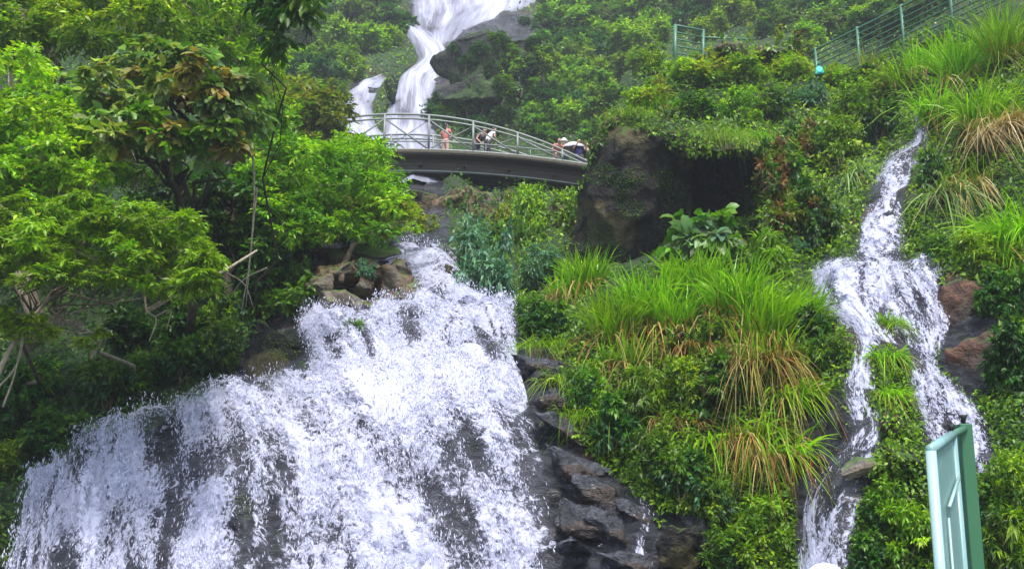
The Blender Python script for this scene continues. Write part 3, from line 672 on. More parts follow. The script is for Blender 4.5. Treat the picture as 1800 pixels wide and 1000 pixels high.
def poly_clumps(poly, Y0, Y1, n, rad, flat=.7, seed=0):
    r = np.random.default_rng(seed); q = np.array(poly, float); lo, hi = q.min(0), q.max(0); out = []
    while len(out) < n:
        x, y = r.uniform(lo, hi)
        if not in_poly(np.array([x]), np.array([y]), poly)[0]: continue
        Y = r.uniform(Y0, Y1); k = r.uniform(.65, 1.3)
        out.append((np.array(P(x, y, Y)), np.array([rad * k, rad * k, rad * k * flat])))
    return out
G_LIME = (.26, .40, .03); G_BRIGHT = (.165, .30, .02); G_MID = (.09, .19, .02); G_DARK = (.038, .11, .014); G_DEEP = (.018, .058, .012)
G_BLUE = (.10, .21, .13); G_OLIVE = (.15, .19, .02); G_RED = (.17, .095, .035); G_YEL = (.24, .27, .025); G_COOL = (.035, .10, .035)
def tree(name, label, base, clumps, L, wr, cols, bark, tr=.12, tw=16, lv=9, droop=.3, tpl=TPL_LEAF, limbs=8, group=None, cat='tree', crown_to=None, seed=1, bare=0):
    r = np.random.default_rng(seed); b = np.array(base, float)
    root = empty(name, tuple(b), label, cat, group)
    cl = [(c - b, rd) for c, rd in clumps]
    cen = np.mean([c for c, _ in cl], 0) if crown_to is None else np.array(crown_to) - b
    h = np.linalg.norm(cen); m = MB()
    tp = curve_pts((0, 0, -.3), cen, 9, .04, .25, r); m.tube(tp, np.linspace(tr, tr * .45, 9), 8)
    m.build('trunk', bark, root, True)
    lm = MB(); order = r.permutation(len(cl))[:limbs]
    for i in order:
        k = r.integers(4, 8); e = cl[i][0]; p = curve_pts(tp[k], e, 7, .06, .3, r); lm.tube(p, np.linspace(tr * .4, tr * .07, 7), 5)
        for q in range(2 + bare):
            u = nrm(r.normal(0, 1, 3)); j = r.integers(3, 7)
            lm.tube(curve_pts(p[j], e + u * cl[i][1] * .9, 5, 0, .3, r), np.linspace(tr * .12, .004, 5), 4)
    lm.build('branches', bark, root, True)
    V, Fs, c = spray_leaves(cl, tw, lv, L, wr, cols, droop, tpl, r)
    link('crown', mesh_np('crown', V, Fs, col=c), M_LEAF, root)
    return root
def gp(px, py, tree_=None):
    h = hit(px, py, tree_ or bvh_all); return h[0]

# ------------------------------------------------------------------ the trees on the left
tree('tree', 'lime green small-leaved tree at the far left edge of the picture', gp(-60, 700), poly_clumps([(-120, 95), (60, 85), (120, 190), (210, 270), (225, 330), (60, 350), (-120, 360)], 17, 19.5, 150, .33, .7, 1), .13, .42, [G_LIME, G_LIME, G_BRIGHT], M_BARK, .08, 22, 10, .3, seed=11)
tree('tree', 'green tree below the lime one, its leafy sprays hanging in layers above the bank', gp(20, 700), poly_clumps([(-120, 345), (150, 345), (320, 375), (385, 440), (370, 505), (280, 515), (180, 490), (60, 500), (-120, 470)], 14.6, 17.2, 150, .30, .42, 2), .125, .36, [G_BRIGHT, (.20, .37, .03), G_BRIGHT, (.15, .32, .03)], M_BARK, .05, 24, 10, .35, seed=12, limbs=26, bare=1)
tree('tree', 'big-leaved tree with bronze and grey-green leaves in the middle of the left wood', gp(330, 590), poly_clumps([(120, 150), (200, 95), (330, 65), (430, 120), (455, 200), (420, 270), (300, 255), (200, 265), (125, 230)], 16.8, 19.2, 56, .40, .6, 3), .235, .58, [(.20, .27, .06), (.21, .19, .05), (.17, .27, .10), (.21, .31, .12), G_MID], M_DARKBARK, .10, 13, 8, .45, TPL_BIG, seed=13, limbs=16)
tree('tree', 'tall mid green tree filling the top left corner of the picture', gp(60, 600), poly_clumps([(-160, -120), (260, -120), (300, 40), (250, 90), (80, 75), (-160, 90)], 21, 26, 170, .55, .7, 4), .17, .42, [G_BRIGHT, G_LIME, G_MID, G_BRIGHT], M_BARK, .2, 26, 10, .3, seed=14)
tree('tree', 'light green tree behind the bronze-leaved one near the top of the left wood', gp(420, 520), poly_clumps([(270, -60), (430, -60), (470, 60), (520, 180), (520, 260), (440, 250), (400, 110), (290, 60)], 23, 28, 130, .5, .7, 5), .15, .45, [G_BRIGHT, G_LIME, G_MID], M_BARK, .15, 22, 10, .3, seed=15)
tree('tree', 'slender dark tree with a drooping leafy branch at the top of the picture', gp(452, 560), poly_clumps([(445, -90), (560, -90), (535, 50), (505, 100), (470, 60)], 15.5, 17, 16, .28, .8, 6), .2, .42, [G_DARK, G_COOL, G_MID], M_DARKBARK, .028, 11, 7, .8, TPL_BIG, seed=16, limbs=3)
tree('tree', 'leafy green tree hanging over the left end of the bridge', gp(520, 470), poly_clumps([(430, 235), (540, 250), (640, 235), (690, 285), (705, 340), (690, 400), (600, 420), (540, 430), (450, 400), (425, 300)], 21.5, 26.5, 190, .42, .65, 7), .13, .42, [G_BRIGHT, G_MID, G_BRIGHT, G_LIME], M_BARK, .14, 22, 10, .3, seed=17)
tree('tree', 'yellow-green small tree spreading low over the ledge rocks', gp(600, 470), poly_clumps([(580, 340), (680, 330), (760, 380), (745, 412), (690, 418), (600, 415), (540, 425)], 22.5, 25, 44, .30, .55, 8), .13, .38, [G_LIME, G_YEL, G_OLIVE, G_BRIGHT], M_BARK, .07, 18, 9, .3, seed=18)
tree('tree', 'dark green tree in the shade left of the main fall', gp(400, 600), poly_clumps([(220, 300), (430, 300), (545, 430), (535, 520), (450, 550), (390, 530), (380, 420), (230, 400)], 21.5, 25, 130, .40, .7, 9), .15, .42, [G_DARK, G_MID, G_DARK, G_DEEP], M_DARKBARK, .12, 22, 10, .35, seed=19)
tree('tree', 'yellowish tree behind the left end of the bridge', gp(560, 330), poly_clumps([(470, 140), (560, 150), (610, 190), (600, 240), (540, 260), (470, 250)], 36, 41, 50, .65, .7, 10), .26, .45, [G_YEL, G_OLIVE, G_BRIGHT], M_BARK, .16, 20, 9, .3, seed=20)
tree('tree', 'low branchy tree with few pale green leaves over the shaded bank', gp(250, 640), poly_clumps([(0, 545), (60, 535), (70, 570), (110, 585), (200, 580), (200, 600), (100, 605), (0, 590)], 15.8, 17, 14, .20, .35, 11), .12, .38, [G_LIME, G_BRIGHT], M_PALE, .05, 16, 9, .25, seed=21, limbs=10)

# bare stems and hanging vines
def stem(name, label, cat, paths, mat, rad):
    pts0 = P(*paths[0][0]); root = MB()
    for j, pa in enumerate(paths):
        p = resample([(a, b) for a, b, _ in pa], 9); Yd = np.interp(np.linspace(0, 1, 9), np.linspace(0, 1, len(pa)), [q[2] for q in pa])
        w = [P(p[i, 0], p[i, 1], Yd[i]) - pts0 for i in range(9)]; root.tube(w, np.linspace(rad[j % len(rad)], rad[j % len(rad)] * .45, 9), 6)
    o = root.build(name, mat, None, True); o.location = pts0; return tag(o, label, cat)
stem('bare_tree', 'pale leaning bare tree stem at the left edge above the dark bank', 'tree', [[(-30, 720, 16.5), (20, 610, 16.6), (88, 520, 16.8)], [(-12, 690, 16.5), (30, 640, 16.4), (48, 560, 16.3)], [(5, 715, 16.4), (25, 660, 16.3), (40, 590, 16.2)]], M_PALE, [.05, .02, .018])
stem('bare_branch', 'thin pale bare branch arching out below the layered sprays', 'branch', [[(260, 545, 16.4), (330, 505, 16.5), (390, 478, 16.6), (452, 440, 16.8)], [(300, 520, 16.4), (340, 500, 16.2), (350, 470, 16.2)]], M_PALE, [.04, .02])
stem('bare_branch', 'forked pale twigs hanging under the layered sprays above the shaded bank', 'branch', [[(262, 460, 16.2), (255, 540, 16.3), (275, 560, 16.3), (262, 600, 16.3)], [(275, 555, 16.3), (300, 545, 16.3), (292, 580, 16.3)], [(215, 440, 16.2), (222, 500, 16.3), (200, 545, 16.3)], [(160, 630, 16.6), (172, 590, 16.5), (178, 555, 16.4)]], M_PALE, [.022, .016, .016, .028])
stem('hanging_vine', 'tangle of pale vines hanging beside the dark tree left of the main fall', 'vine', [[(443, 250, 19), (447, 340, 19), (440, 450, 19), (425, 545, 19.2)], [(452, 330, 19), (442, 430, 19), (432, 540, 19.2)], [(400, 480, 19), (430, 500, 19), (445, 540, 19.2)], [(470, 470, 19), (430, 490, 19), (405, 520, 19.2)]], M_PALE, [.022, .016, .014, .014])
stem('hanging_vine', 'small brown knot of vines hanging in the dark gap under the bronze tree', 'vine', [[(232, 335, 18.5), (240, 310, 18.5), (255, 300, 18.5), (258, 335, 18.5)], [(240, 338, 18.5), (248, 318, 18.5), (250, 300, 18.5)], [(276, 335, 18.5), (280, 310, 18.5), (284, 280, 18.5)]], M_BARK, [.03, .025, .012])

# ------------------------------------------------------------------ shrubs
SHRUB = {}
def shrub_proto(key, cols, L, wr, seed, n=26, tw=16, lv=8, tpl=TPL_LEAF, droop=.3, tall=1.0, rad=.30):
    """bush of unit half-width, base at the origin"""
    r = np.random.default_rng(seed); cl = []
    for i in range(n):
        u = nrm(r.normal(0, 1, 3)); u[2] = abs(u[2]); q = r.uniform(.25, .95) ** .6
        cl.append((np.array([u[0] * q * .8, u[1] * q * .8, (.12 + u[2] * q * 1.0) * tall]), np.array([rad, rad, rad * .8]) * r.uniform(.7, 1.2)))
    V, Fs, c = spray_leaves(cl, tw, lv, L, wr, cols, droop, tpl, r)
    me = mesh_np('foliage', V, Fs, col=c); me.materials.append(M_LEAF)
    m = MB()
    for i in range(7):
        e = cl[i][0]; m.tube(curve_pts((r.normal(0, .04), r.normal(0, .04), -.25), e, 6, 0, .3, r), np.linspace(.028, .006, 6), 5)
    s = m.build('stems', M_BARK, None, True); sm = s.data; bpy.data.objects.remove(s)
    SHRUB[key] = (me, sm)
shrub_proto('blue', [G_BLUE, (.13, .25, .16), (.06, .15, .09)], .15, .42, 31)
shrub_proto('lime', [G_LIME, G_BRIGHT, G_YEL], .14, .42, 32)
shrub_proto('bright', [G_BRIGHT, G_MID, G_LIME], .14, .42, 33)
shrub_proto('mid', [G_MID, G_BRIGHT, G_COOL], .15, .45, 34)
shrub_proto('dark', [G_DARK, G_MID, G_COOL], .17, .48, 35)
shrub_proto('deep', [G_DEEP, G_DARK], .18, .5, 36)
shrub_proto('mixed', [G_MID, G_OLIVE, G_RED, G_BRIGHT, G_DARK], .16, .5, 37)
shrub_proto('broad', [(.12, .19, .10), G_MID, (.10, .16, .09)], .42, .62, 38, 12, 6, 5, TPL_BIG, .5, .9, .34)
shrub_proto('fern', [G_MID, G_BRIGHT, G_DARK], .26, .22, 39, 20, 16, 8, TPL_LEAF, .6, .8)
shrub_proto('spike', [G_LIME, G_YEL, G_BRIGHT], .17, .4, 40, 14, 14, 8, TPL_LEAF, .1, 2.6, .24)
def shrub(key, px, py, wpx, hpx, label, group=None, name='shrub', cat='shrub', tree_=None):
    h = hit(px, py, tree_ or bvh_all)
    if h is None: print('MISS', label); return
    b, n = h; k = b.y / F
    root = empty(name, b, label, cat, group, rz=rng.uniform(0, 6.28))
    w = wpx / 2 * k; hh = hpx * k / 1.1
    if key == 'spike': hh /= 2.4
    f, s = SHRUB[key]
    for nm, me_ in (('foliage', f), ('stems', s)):
        o = link(nm, me_, None, root); o.scale = (w, w, hh)
    return root
SH = [
 ('dark', 1300, 440, 90, 80, 'dark bush standing in the mouth of the hollow under the huge boulder'),
 ('mid', 1330, 410, 70, 80, 'green bush at the right side of the hollow under the huge boulder'),
 ('mixed', 1200, 640, 90, 60, 'mixed green bush among the dry tufts of the grass ridge'),
 ('bright', 1120, 590, 90, 60, 'bright leafy bush growing through the grass ridge'),
 ('mid', 1260, 600, 80, 50, 'leafy bush at the foot of the tallest ridge grass'),
 ('blue', 852, 520, 140, 165, 'pale blue-green bush leaning over the cascade below the bridge'),
 ('blue', 950, 505, 110, 80, 'low pale blue-green bush right of the cascade beside the first grass tussock'),
 ('blue', 1415, 445, 60, 40, 'little pale-leaved bush just left of the top ledge of the side cascade'),
 ('bright', 935, 430, 100, 120, 'fresh green bush under the right half of the bridge'),
 ('lime', 890, 400, 60, 70, 'small lime bush on the right shoulder of the mossy boulder under the bridge'),
 ('bright', 1000, 400, 70, 80, 'green bush squeezed against the left foot of the huge boulder'),
 ('mid', 870, 440, 70, 60, 'dark-hearted bush above the pale blue-green one'),
 ('dark', 960, 600, 110, 90, 'dark leafy bush at the right lip of the main fall'),
 ('mid', 925, 575, 80, 60, 'small trailing bush hanging on the right bank of the main fall lip'),
 ('mid', 1030, 720, 110, 90, 'leafy bush on the bank above the slick dark rock'),
 ('dark', 1080, 790, 130, 110, 'large dark herb bush low on the bank beside the slick rock'),
 ('fern', 1120, 720, 120, 90, 'ferny bush in the middle of the bank below the grass ridge'),
 ('mid', 1150, 840, 120, 100, 'mid green bush above the small trickle at the bottom'),
 ('dark', 1200, 880, 120, 100, 'dark bush left of the big dry tussock near the bottom'),
 ('bright', 1200, 700, 110, 80, 'bright bush under the two dry tufts of the grass ridge'),
 ('dark', 1290, 720, 150, 110, 'dark green bush under the tallest grass of the ridge'),
 ('mid', 1260, 920, 120, 90, 'green bush right under the hanging dry grass near the bottom edge'),
 ('bright', 1340, 960, 130, 90, 'yellowish green bush at the bottom beside the left branch of the side cascade'),
 ('mid', 1285, 1000, 140, 80, 'leafy bush cut by the bottom edge left of the white hat'),
 ('fern', 1440, 670, 100, 90, 'ferny bush on the left bank halfway down the side cascade'),
 ('mid', 1465, 640, 80, 60, 'small green bush touching the left branch of the side cascade'),
 ('dark', 1435, 600, 90, 70, 'dark bush between the grass ridge and the side cascade ledge'),
 ('fern', 1350, 480, 130, 90, 'feathery bush behind the tall grass on top of the ridge'),
 ('mid', 1280, 470, 90, 60, 'rounded bush behind the ridge grass below the huge boulder'),
 ('broad', 1235, 455, 150, 105, 'broad pale-leaved plant in front of the foot of the huge boulder'),
 ('broad', 1160, 445, 60, 50, 'small broad-leaved plant at the shaded foot of the huge boulder'),
 ('mixed', 1400, 420, 150, 120, 'red-tinged leafy bush on the left bank of the side cascade top'),
 ('dark', 1450, 430, 110, 110, 'dark glossy bush hanging beside the first drop of the side cascade'),
 ('mixed', 1370, 330, 120, 100, 'bush with rusty leaves right of the overhang of the huge boulder'),
 ('mixed', 1420, 290, 120, 90, 'bush with scattered orange leaves above the rusty-leaved one'),
 ('bright', 1475, 290, 110, 100, 'bright bush left of the top spout of the side cascade'),
 ('dark', 1545, 250, 110, 90, 'dark narrow-leaved bush at the top spout of the side cascade'),
 ('bright', 1500, 210, 110, 80, 'bright green bush above the top spout of the side cascade'),
 ('lime', 1140, 190, 110, 60, 'lime creeping bush on the tip of the huge boulder'),
 ('lime', 1220, 150, 150, 70, 'wide lime green bush on the ridge below the small railing panel'),
 ('mid', 1220, 210, 120, 50, 'low green bush on the flat top of the huge boulder'),
 ('bright', 1300, 215, 110, 70, 'green bush on the right of the top of the huge boulder'),
 ('bright', 1310, 150, 120, 60, 'bright bush below the rounded brown rock on the ridge'),
 ('lime', 1390, 140, 110, 60, 'lime bush below the pinkish rock on the ridge'),
 ('mid', 1360, 210, 110, 70, 'mid green bush on the slope right of the huge boulder top'),
 ('cool' if False else 'blue', 1425, 190, 90, 60, 'greyish green bush in the middle of the upper right slope'),
 ('lime', 1470, 150, 80, 50, 'lime bush just right of the turquoise bag'),
 ('bright', 1560, 170, 100, 60, 'bright bush below the lower end of the stair railing'),
 ('dark', 1520, 160, 90, 50, 'dark bush under the spiky yellow-green plant'),
 ('bright', 1150, 130, 60, 50, 'little bush left of the small railing panel'),
 ('spike', 1318, 105, 34, 75, 'slim upright lime plant between the two ridge rocks'),
 ('spike', 1372, 110, 40, 75, 'slim upright lime plant in front of the pinkish ridge rock'),
 ('mixed', 1395, 110, 60, 60, 'reddish upright plant at the right end of the ridge rocks'),
 ('bright', 1420, 105, 50, 40, 'small bush at the foot of the lowest stair railing post'),
 ('mid', 1650, 470, 80, 70, 'green bush on the right bank beside the first drop of the side cascade'),
 ('bright', 1720, 470, 120, 70, 'bright bush right of the side cascade ledge'),
 ('dark', 1770, 560, 120, 110, 'dark bush at the right edge above the red rocks'),
 ('deep', 1785, 680, 130, 120, 'very dark bush at the right edge behind the gate'),
 ('mid', 1720, 440, 90, 60, 'mid green bush under the hanging straw on the right slope'),
 ('dark', 1645, 330, 70, 80, 'dark bush right of the upper side cascade'),
 ('mid', 1560, 930, 110, 90, 'bush between the two branches of the side cascade, left of the gate'),
 ('bright', 1600, 990, 130, 110, 'leafy bush directly left of the foot of the gate'),
 ('dark', 1530, 1000, 90, 70, 'dark low bush at the bottom right of the white hat'),
 ('mid', 1740, 930, 120, 120, 'bush just right of the gate with long leaves'),
 ('bright', 1790, 880, 100, 90, 'bright bush at the right edge behind the gate'),
 ('fern', 1780, 1000, 140, 120, 'ferny bush in the bottom right corner'),
 ('mid', 1700, 1010, 110, 110, 'green bush at the bottom directly behind the gate'),
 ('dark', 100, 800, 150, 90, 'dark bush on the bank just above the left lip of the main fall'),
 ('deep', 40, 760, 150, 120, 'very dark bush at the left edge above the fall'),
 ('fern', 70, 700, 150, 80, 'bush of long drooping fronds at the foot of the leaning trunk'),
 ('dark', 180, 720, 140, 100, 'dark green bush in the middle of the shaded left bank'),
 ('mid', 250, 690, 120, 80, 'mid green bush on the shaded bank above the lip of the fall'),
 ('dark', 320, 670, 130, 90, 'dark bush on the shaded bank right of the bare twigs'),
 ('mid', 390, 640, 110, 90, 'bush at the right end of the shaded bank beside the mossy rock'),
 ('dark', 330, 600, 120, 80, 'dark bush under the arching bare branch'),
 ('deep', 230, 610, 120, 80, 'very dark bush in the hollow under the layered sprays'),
 ('mid', 400, 570, 90, 70, 'small bush at the foot of the hanging vines'),
 ('bright', 20, 830, 110, 60, 'brighter low bush at the left edge beside the end of the fall'),
 ('mid', 620, 585, 60, 26, 'small green tuft in the notch at the lip of the main fall'),
 ('mid', 520, 520, 70, 70, 'bush at the top left corner of the main fall'),
 ('bright', 545, 440, 60, 50, 'small bright bush left of the smooth grey slab'),
 ('blue', 645, 488, 46, 40, 'pale grassy tuft between the rusty rock and the pointed rock'),
]
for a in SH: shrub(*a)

# ------------------------------------------------------------------ grasses
def blades(n, L, spread, W, droop, lean, r, cols, seg=5):
    az = r.uniform(0, 2 * math.pi, n); rad = spread * np.sqrt(r.random(n))
    b = np.stack([rad * np.cos(az) * 1.3, rad * np.sin(az), np.full(n, -.05)], -1)
    tilt = r.uniform(.03, .55, n); a2 = az + r.normal(0, 1.3, n)
    d = nrm(np.stack([np.cos(a2) * tilt, np.sin(a2) * tilt, np.ones(n)], -1) + np.asarray(lean))
    Ln = L * r.uniform(.3, 1.2, n); w = W * r.uniform(.7, 1.3, n); dr = droop * r.uniform(.3, 1.6, n)
    t = np.linspace(0, 1, seg + 1)
    hor = nrm(d * [1, 1, 0] + 1e-4)
    p = b[:, None] + d[:, None] * (Ln[:, None] * t)[..., None]
    p = p + hor[:, None] * (Ln * dr * .45)[:, None, None] * (t ** 2)[None, :, None]
    p[..., 2] -= (Ln * dr)[:, None] * (t ** 2.2)[None, :]
    s = nrm(np.cross(d, [0, 0, 1.]) + r.normal(0, .3, (n, 3)))
    ww = (w[:, None] * (1 - t ** 1.5 * .96) * np.clip(.5 + t * 3, 0, 1))[..., None] * .5
    V = np.stack([p - s[:, None] * ww, p + s[:, None] * ww], 2).reshape(-1, 3)
    k = np.arange(seg) * 2; q = np.stack([k, k + 1, k + 3, k + 2], -1)
    Fq = (q[None] + (np.arange(n) * (seg + 1) * 2)[:, None, None]).reshape(-1, 4)
    idx = r.integers(0, len(cols), n); c = np.asarray(cols)[idx] * np.exp(r.normal(0, .22, (n, 1)))
    return V, Fq, np.repeat(c, (seg + 1) * 2, axis=0)
GR = [(.17, .36, .015), (.24, .43, .02), (.11, .27, .012), (.28, .45, .05), (.20, .38, .02)]
DE = [(.22, .10, .03), (.32, .19, .08), (.14, .06, .02), (.38, .29, .14), (.20, .19, .05), (.18, .25, .04)]
ST = [(.46, .36, .2), (.38, .26, .13), (.30, .19, .09), (.5, .42, .27)]
def tussock(label, px, py, L, ng, nd, green=GR, dead=DE, droop=.38, ddroop=1.5, spread=.30, W=.042, lean=(0, -.15, 0), dlean=(0, -.5, -.4), seed=0, name='grass_tussock', cat='grass', dL=None):
    h = hit(px, py, bvh_all)
    if h is None: print('MISS', label); return
    L *= 1.06 if px < 1450 else 1.26
    r = np.random.default_rng(seed + 500); root = empty(name, h[0], label, cat)
    if ng:
        V, Fq, c = blades(int(ng * 1.5), L, spread, W, droop, lean, r, green); link('green_blades', mesh_np('green_blades', V, [Fq], col=c), M_GRASS, root)
    if nd:
        V, Fq, c = blades(int(nd * 1.3), dL or L * .75, spread * 1.3, W * .52, ddroop, dlean, r, dead); link('dry_blades', mesh_np('dry_blades', V, [Fq], col=c), M_DEAD, root)
    return root
TU = [
 ('bright grass tussock at the left end of the grass ridge with a dry beard', 1030, 505, .95, 260, 90, {}),
 ('small tussock just left of the ridge middle, dry blades at its foot', 1000, 520, .6, 90, 60, {}),
 ('tall bright tussock standing on the left of the ridge above the fern bank', 1085, 600, 1.25, 300, 60, {}),
 ('tall tussock second from the left in the middle of the grass ridge', 1140, 560, 1.15, 260, 50, {}),
 ('tussock with straw showing through in the middle of the grass ridge', 1180, 580, 1.1, 220, 80, {}),
 ('fresh upright tussock at the back of the ridge below the broad-leaved plant', 1215, 510, 1.0, 240, 20, {}),
 ('dry straw-coloured tuft hanging from the middle of the ridge', 1222, 610, .7, 20, 130, {'ddroop': 1.2}),
 ('yellowing tuft at the left foot of the tall ridge grass', 1095, 640, .7, 90, 90, {}),
 ('tallest bright tussock on the right part of the grass ridge', 1295, 560, 1.35, 340, 60, {}),
 ('dense bright tussock leaning right at the end of the grass ridge', 1350, 600, 1.3, 340, 120, {'lean': (.2, -.2, 0)}),
 ('rust-brown dry tussock hanging below the right end of the ridge', 1345, 640, 1.1, 60, 300, {'ddroop': 1.3}),
 ('small back tussock between the ridge and the side cascade', 1400, 570, .9, 160, 30, {'lean': (.25, -.2, 0)}),
 ('drooping tussock with pale blades beside the left branch of the side cascade', 1405, 700, .8, 140, 60, {'droop': 1.2, 'lean': (.3, -.4, 0)}),
 ('large dry brown tussock hanging low near the bottom of the bank', 1330, 775, .95, 70, 340, {'ddroop': 1.2, 'droop': 1.3, 'dlean': (.1, -.6, -.1)}),
 ('brown tuft with green tips right of the large dry tussock', 1385, 800, .8, 80, 120, {'droop': 1.2, 'lean': (.3, -.4, 0)}),
 ('little drooping pale tuft left of the large dry tussock', 1248, 775, .6, 60, 30, {'droop': 1.4, 'lean': (-.1, -.5, 0)}),
 ('small rusty dead tuft on the bank left of the drooping pale tuft', 1188, 740, .5, 10, 90, {'ddroop': 1.0}),
 ('soft short grass hanging over the right bank of the main fall', 960, 610, .55, 260, 20, {'droop': 1.3, 'spread': .45, 'W': .018}),
 ('soft mossy grass cushion above the slick dark rock', 1015, 670, .5, 300, 10, {'droop': 1.4, 'spread': .5, 'W': .016}),
 ('second grass cushion lower down along the slick dark rock', 1040, 730, .5, 260, 10, {'droop': 1.4, 'spread': .45, 'W': .016}),
 ('grass at the top of the strip between the two branches of the side cascade', 1564, 570, .36, 200, 30, {'droop': 1.3, 'spread': .16, 'W': .02}),
 ('grass in the middle of the strip between the two branches of the side cascade', 1560, 630, .38, 220, 50, {'droop': 1.3, 'spread': .18, 'W': .02}),
 ('grass at the foot of the strip between the two branches of the side cascade', 1562, 695, .36, 200, 60, {'droop': 1.3, 'spread': .18, 'W': .02}),
 ('pale blades hanging beside the upper left of the side cascade', 1515, 310, .75, 90, 30, {'droop': 1.6, 'lean': (0, -.5, 0), 'W': .035, 'green': [(.22, .32, .14), (.16, .26, .08)]}),
 ('hanging tuft of grey-green blades right of the side cascade', 1675, 350, .8, 130, 40, {'droop': 1.4, 'lean': (-.1, -.4, 0), 'green': [(.16, .22, .08), (.10, .17, .04)], 'dead': ST}),
 ('tall grass at the right edge of the upper side cascade', 1650, 215, 1.3, 240, 30, {'droop': .7}),
 ('tall grass high on the right slope under the stair railing', 1690, 150, 1.5, 260, 40, {'dead': ST}),
 ('tall grass in the top right corner with some reddish stems', 1770, 110, 1.6, 280, 60, {'dead': DE}),
 ('thick grass in the middle of the right slope above the straw', 1730, 230, 1.4, 300, 60, {'dead': ST, 'droop': .7}),
 ('big tuft of fallen straw on the right slope', 1745, 250, 1.35, 30, 320, {'dead': ST, 'ddroop': 1.1, 'dlean': (.1, -.5, -.2)}),
 ('straw-covered tussock at the right edge below the tall corner grass', 1800, 230, 1.2, 60, 260, {'dead': ST, 'ddroop': 1.1}),
 ('brown straw hanging in front of the dark hollow on the right slope', 1715, 330, 1.0, 40, 200, {'dead': ST + DE, 'ddroop': 1.3}),
 ('fresh light green tussock at the right edge halfway up', 1790, 440, 1.15, 260, 20, {'droop': .7, 'lean': (-.25, -.2, 0)}),
 ('second fresh tussock just below the one at the right edge', 1750, 470, .8, 160, 20, {'droop': .8, 'lean': (-.2, -.2, 0)}),
 ('spiky yellow-green plant at the lower end of the stair railing', 1528, 150, 1.15, 70, 10, {'droop': .3, 'W': .07, 'green': [(.2, .3, .03), (.24, .26, .03)], 'spread': .12}),
 ('grass clump standing among the bushes right of the spiky plant', 1590, 150, 1.0, 160, 20, {}),
 ('grass growing from the dark earthy bank under the stair railing', 1625, 130, .9, 140, 40, {'dead': ST}),
 ('tuft of fine grass on the left tip of the huge boulder', 1105, 205, .5, 200, 50, {'spread': .5, 'W': .015, 'droop': 1.0}),
 ('tuft of thin reddish grass on top of the huge boulder', 1165, 200, .6, 120, 70, {'spread': .4, 'W': .014}),
 ('hanging grass on the front rim of the huge boulder top', 1260, 245, .6, 220, 60, {'spread': .6, 'W': .016, 'droop': 1.4}),
 ('grass tuft growing on the right end of the huge boulder rim', 1325, 245, .6, 200, 60, {'spread': .4, 'W': .018, 'droop': 1.3}),
]
for i, (lb, px, py, L, ng, nd, kw) in enumerate(TU): tussock(lb, px, py, L, ng, nd, seed=i, **kw)

# ------------------------------------------------------------------ trees on the far slopes
FAR = {}
def far_proto(key, cols, L, seed, n=30, tw=15, lv=8, tall=1.0, wr=.55):
    r = np.random.default_rng(seed); cl = []
    for i in range(n):
        u = nrm(r.normal(0, 1, 3)); q = r.uniform(.3, 1) ** .5
        cl.append((np.array([u[0] * q * .8, u[1] * q * .8, (.95 + u[2] * q * .75) * tall]), np.array([.3, .3, .24]) * r.uniform(.7, 1.3)))
    V, Fs, c = spray_leaves(cl, tw, lv, L, wr, cols, .35, TPL_LEAF, r, .3)
    me = mesh_np('crown', V, Fs, col=c); me.materials.append(M_LEAF)
    m = MB(); tp = curve_pts((0, 0, -.6), (0, 0, .9 * tall), 7, 0, .25, r); m.tube(tp, np.linspace(.07, .03, 7), 6)
    for i in range(6): m.tube(curve_pts(tp[3 + i % 3], cl[i][0], 5, .05, .3, r), np.linspace(.025, .006, 5), 4)
    t = m.build('trunk', M_BARK, None, True); tm = t.data; bpy.data.objects.remove(t)
    FAR[key] = (me, tm)
far_proto('light', [G_BRIGHT, (.15, .27, .04), G_LIME], .17, 61)
far_proto('mid', [G_MID, (.10, .22, .04), G_BRIGHT], .17, 62)
far_proto('dark', [G_DARK, (.04, .11, .03), G_COOL], .18, 63)
far_proto('dull', [(.09, .15, .05), (.11, .16, .06), G_MID], .17, 64)
far_proto('tall', [G_MID, G_BRIGHT, G_COOL], .17, 65, tall=1.5)
REG = {   # region: outline, number, size in pixels, {kind: weight}, where
 'left': ([(480, -40), (690, -40), (715, 30), (690, 60), (700, 110), (640, 135), (600, 165), (590, 230), (500, 230), (470, 120)], 46, (46, 90), 'on the far slope left of the upper waterfall', ['light', 'mid', 'dull', 'dark', 'light']),
 'crag': ([(790, 75), (880, 40), (960, 45), (940, 110), (880, 140), (860, 130), (800, 120)], 13, (24, 44), 'on the dark crag beside the upper waterfall', ['dark', 'mid', 'dark']),
 'foot': ([(765, 170), (860, 160), (880, 200), (900, 240), (780, 250), (760, 220)], 12, (36, 66), 'at the foot of the crag behind the bridge', ['dark', 'mid', 'dark', 'dull']),
 'middle': ([(880, 110), (960, 60), (1060, 60), (1150, 90), (1140, 150), (1080, 190), (1050, 250), (920, 250), (880, 190)], 46, (50, 100), 'on the far slope between the crag and the huge boulder', ['light', 'mid', 'dark', 'light', 'mid']),
 'upper': ([(960, -40), (1190, -40), (1180, 70), (1060, 70), (960, 40)], 34, (50, 95), 'high on the far slope right of the upper waterfall', ['mid', 'dull', 'dark', 'light']),
 'ridge': ([(1180, -40), (1480, -40), (1560, 10), (1430, 80), (1240, 80), (1180, 60)], 40, (50, 100), 'on the far slope behind the ridge rocks', ['mid', 'dark', 'dark', 'light', 'dull']),
 'corner': ([(1480, -40), (1720, -40), (1680, 20), (1560, 80), (1450, 90)], 22, (46, 90), 'behind the stair railing at the top right', ['dull', 'mid', 'dark', 'light']),
}
WORD = {'light': 'light green tree', 'mid': 'mid green tree', 'dark': 'dark green tree', 'dull': 'dull grey-green tree', 'tall': 'tall slim green tree'}
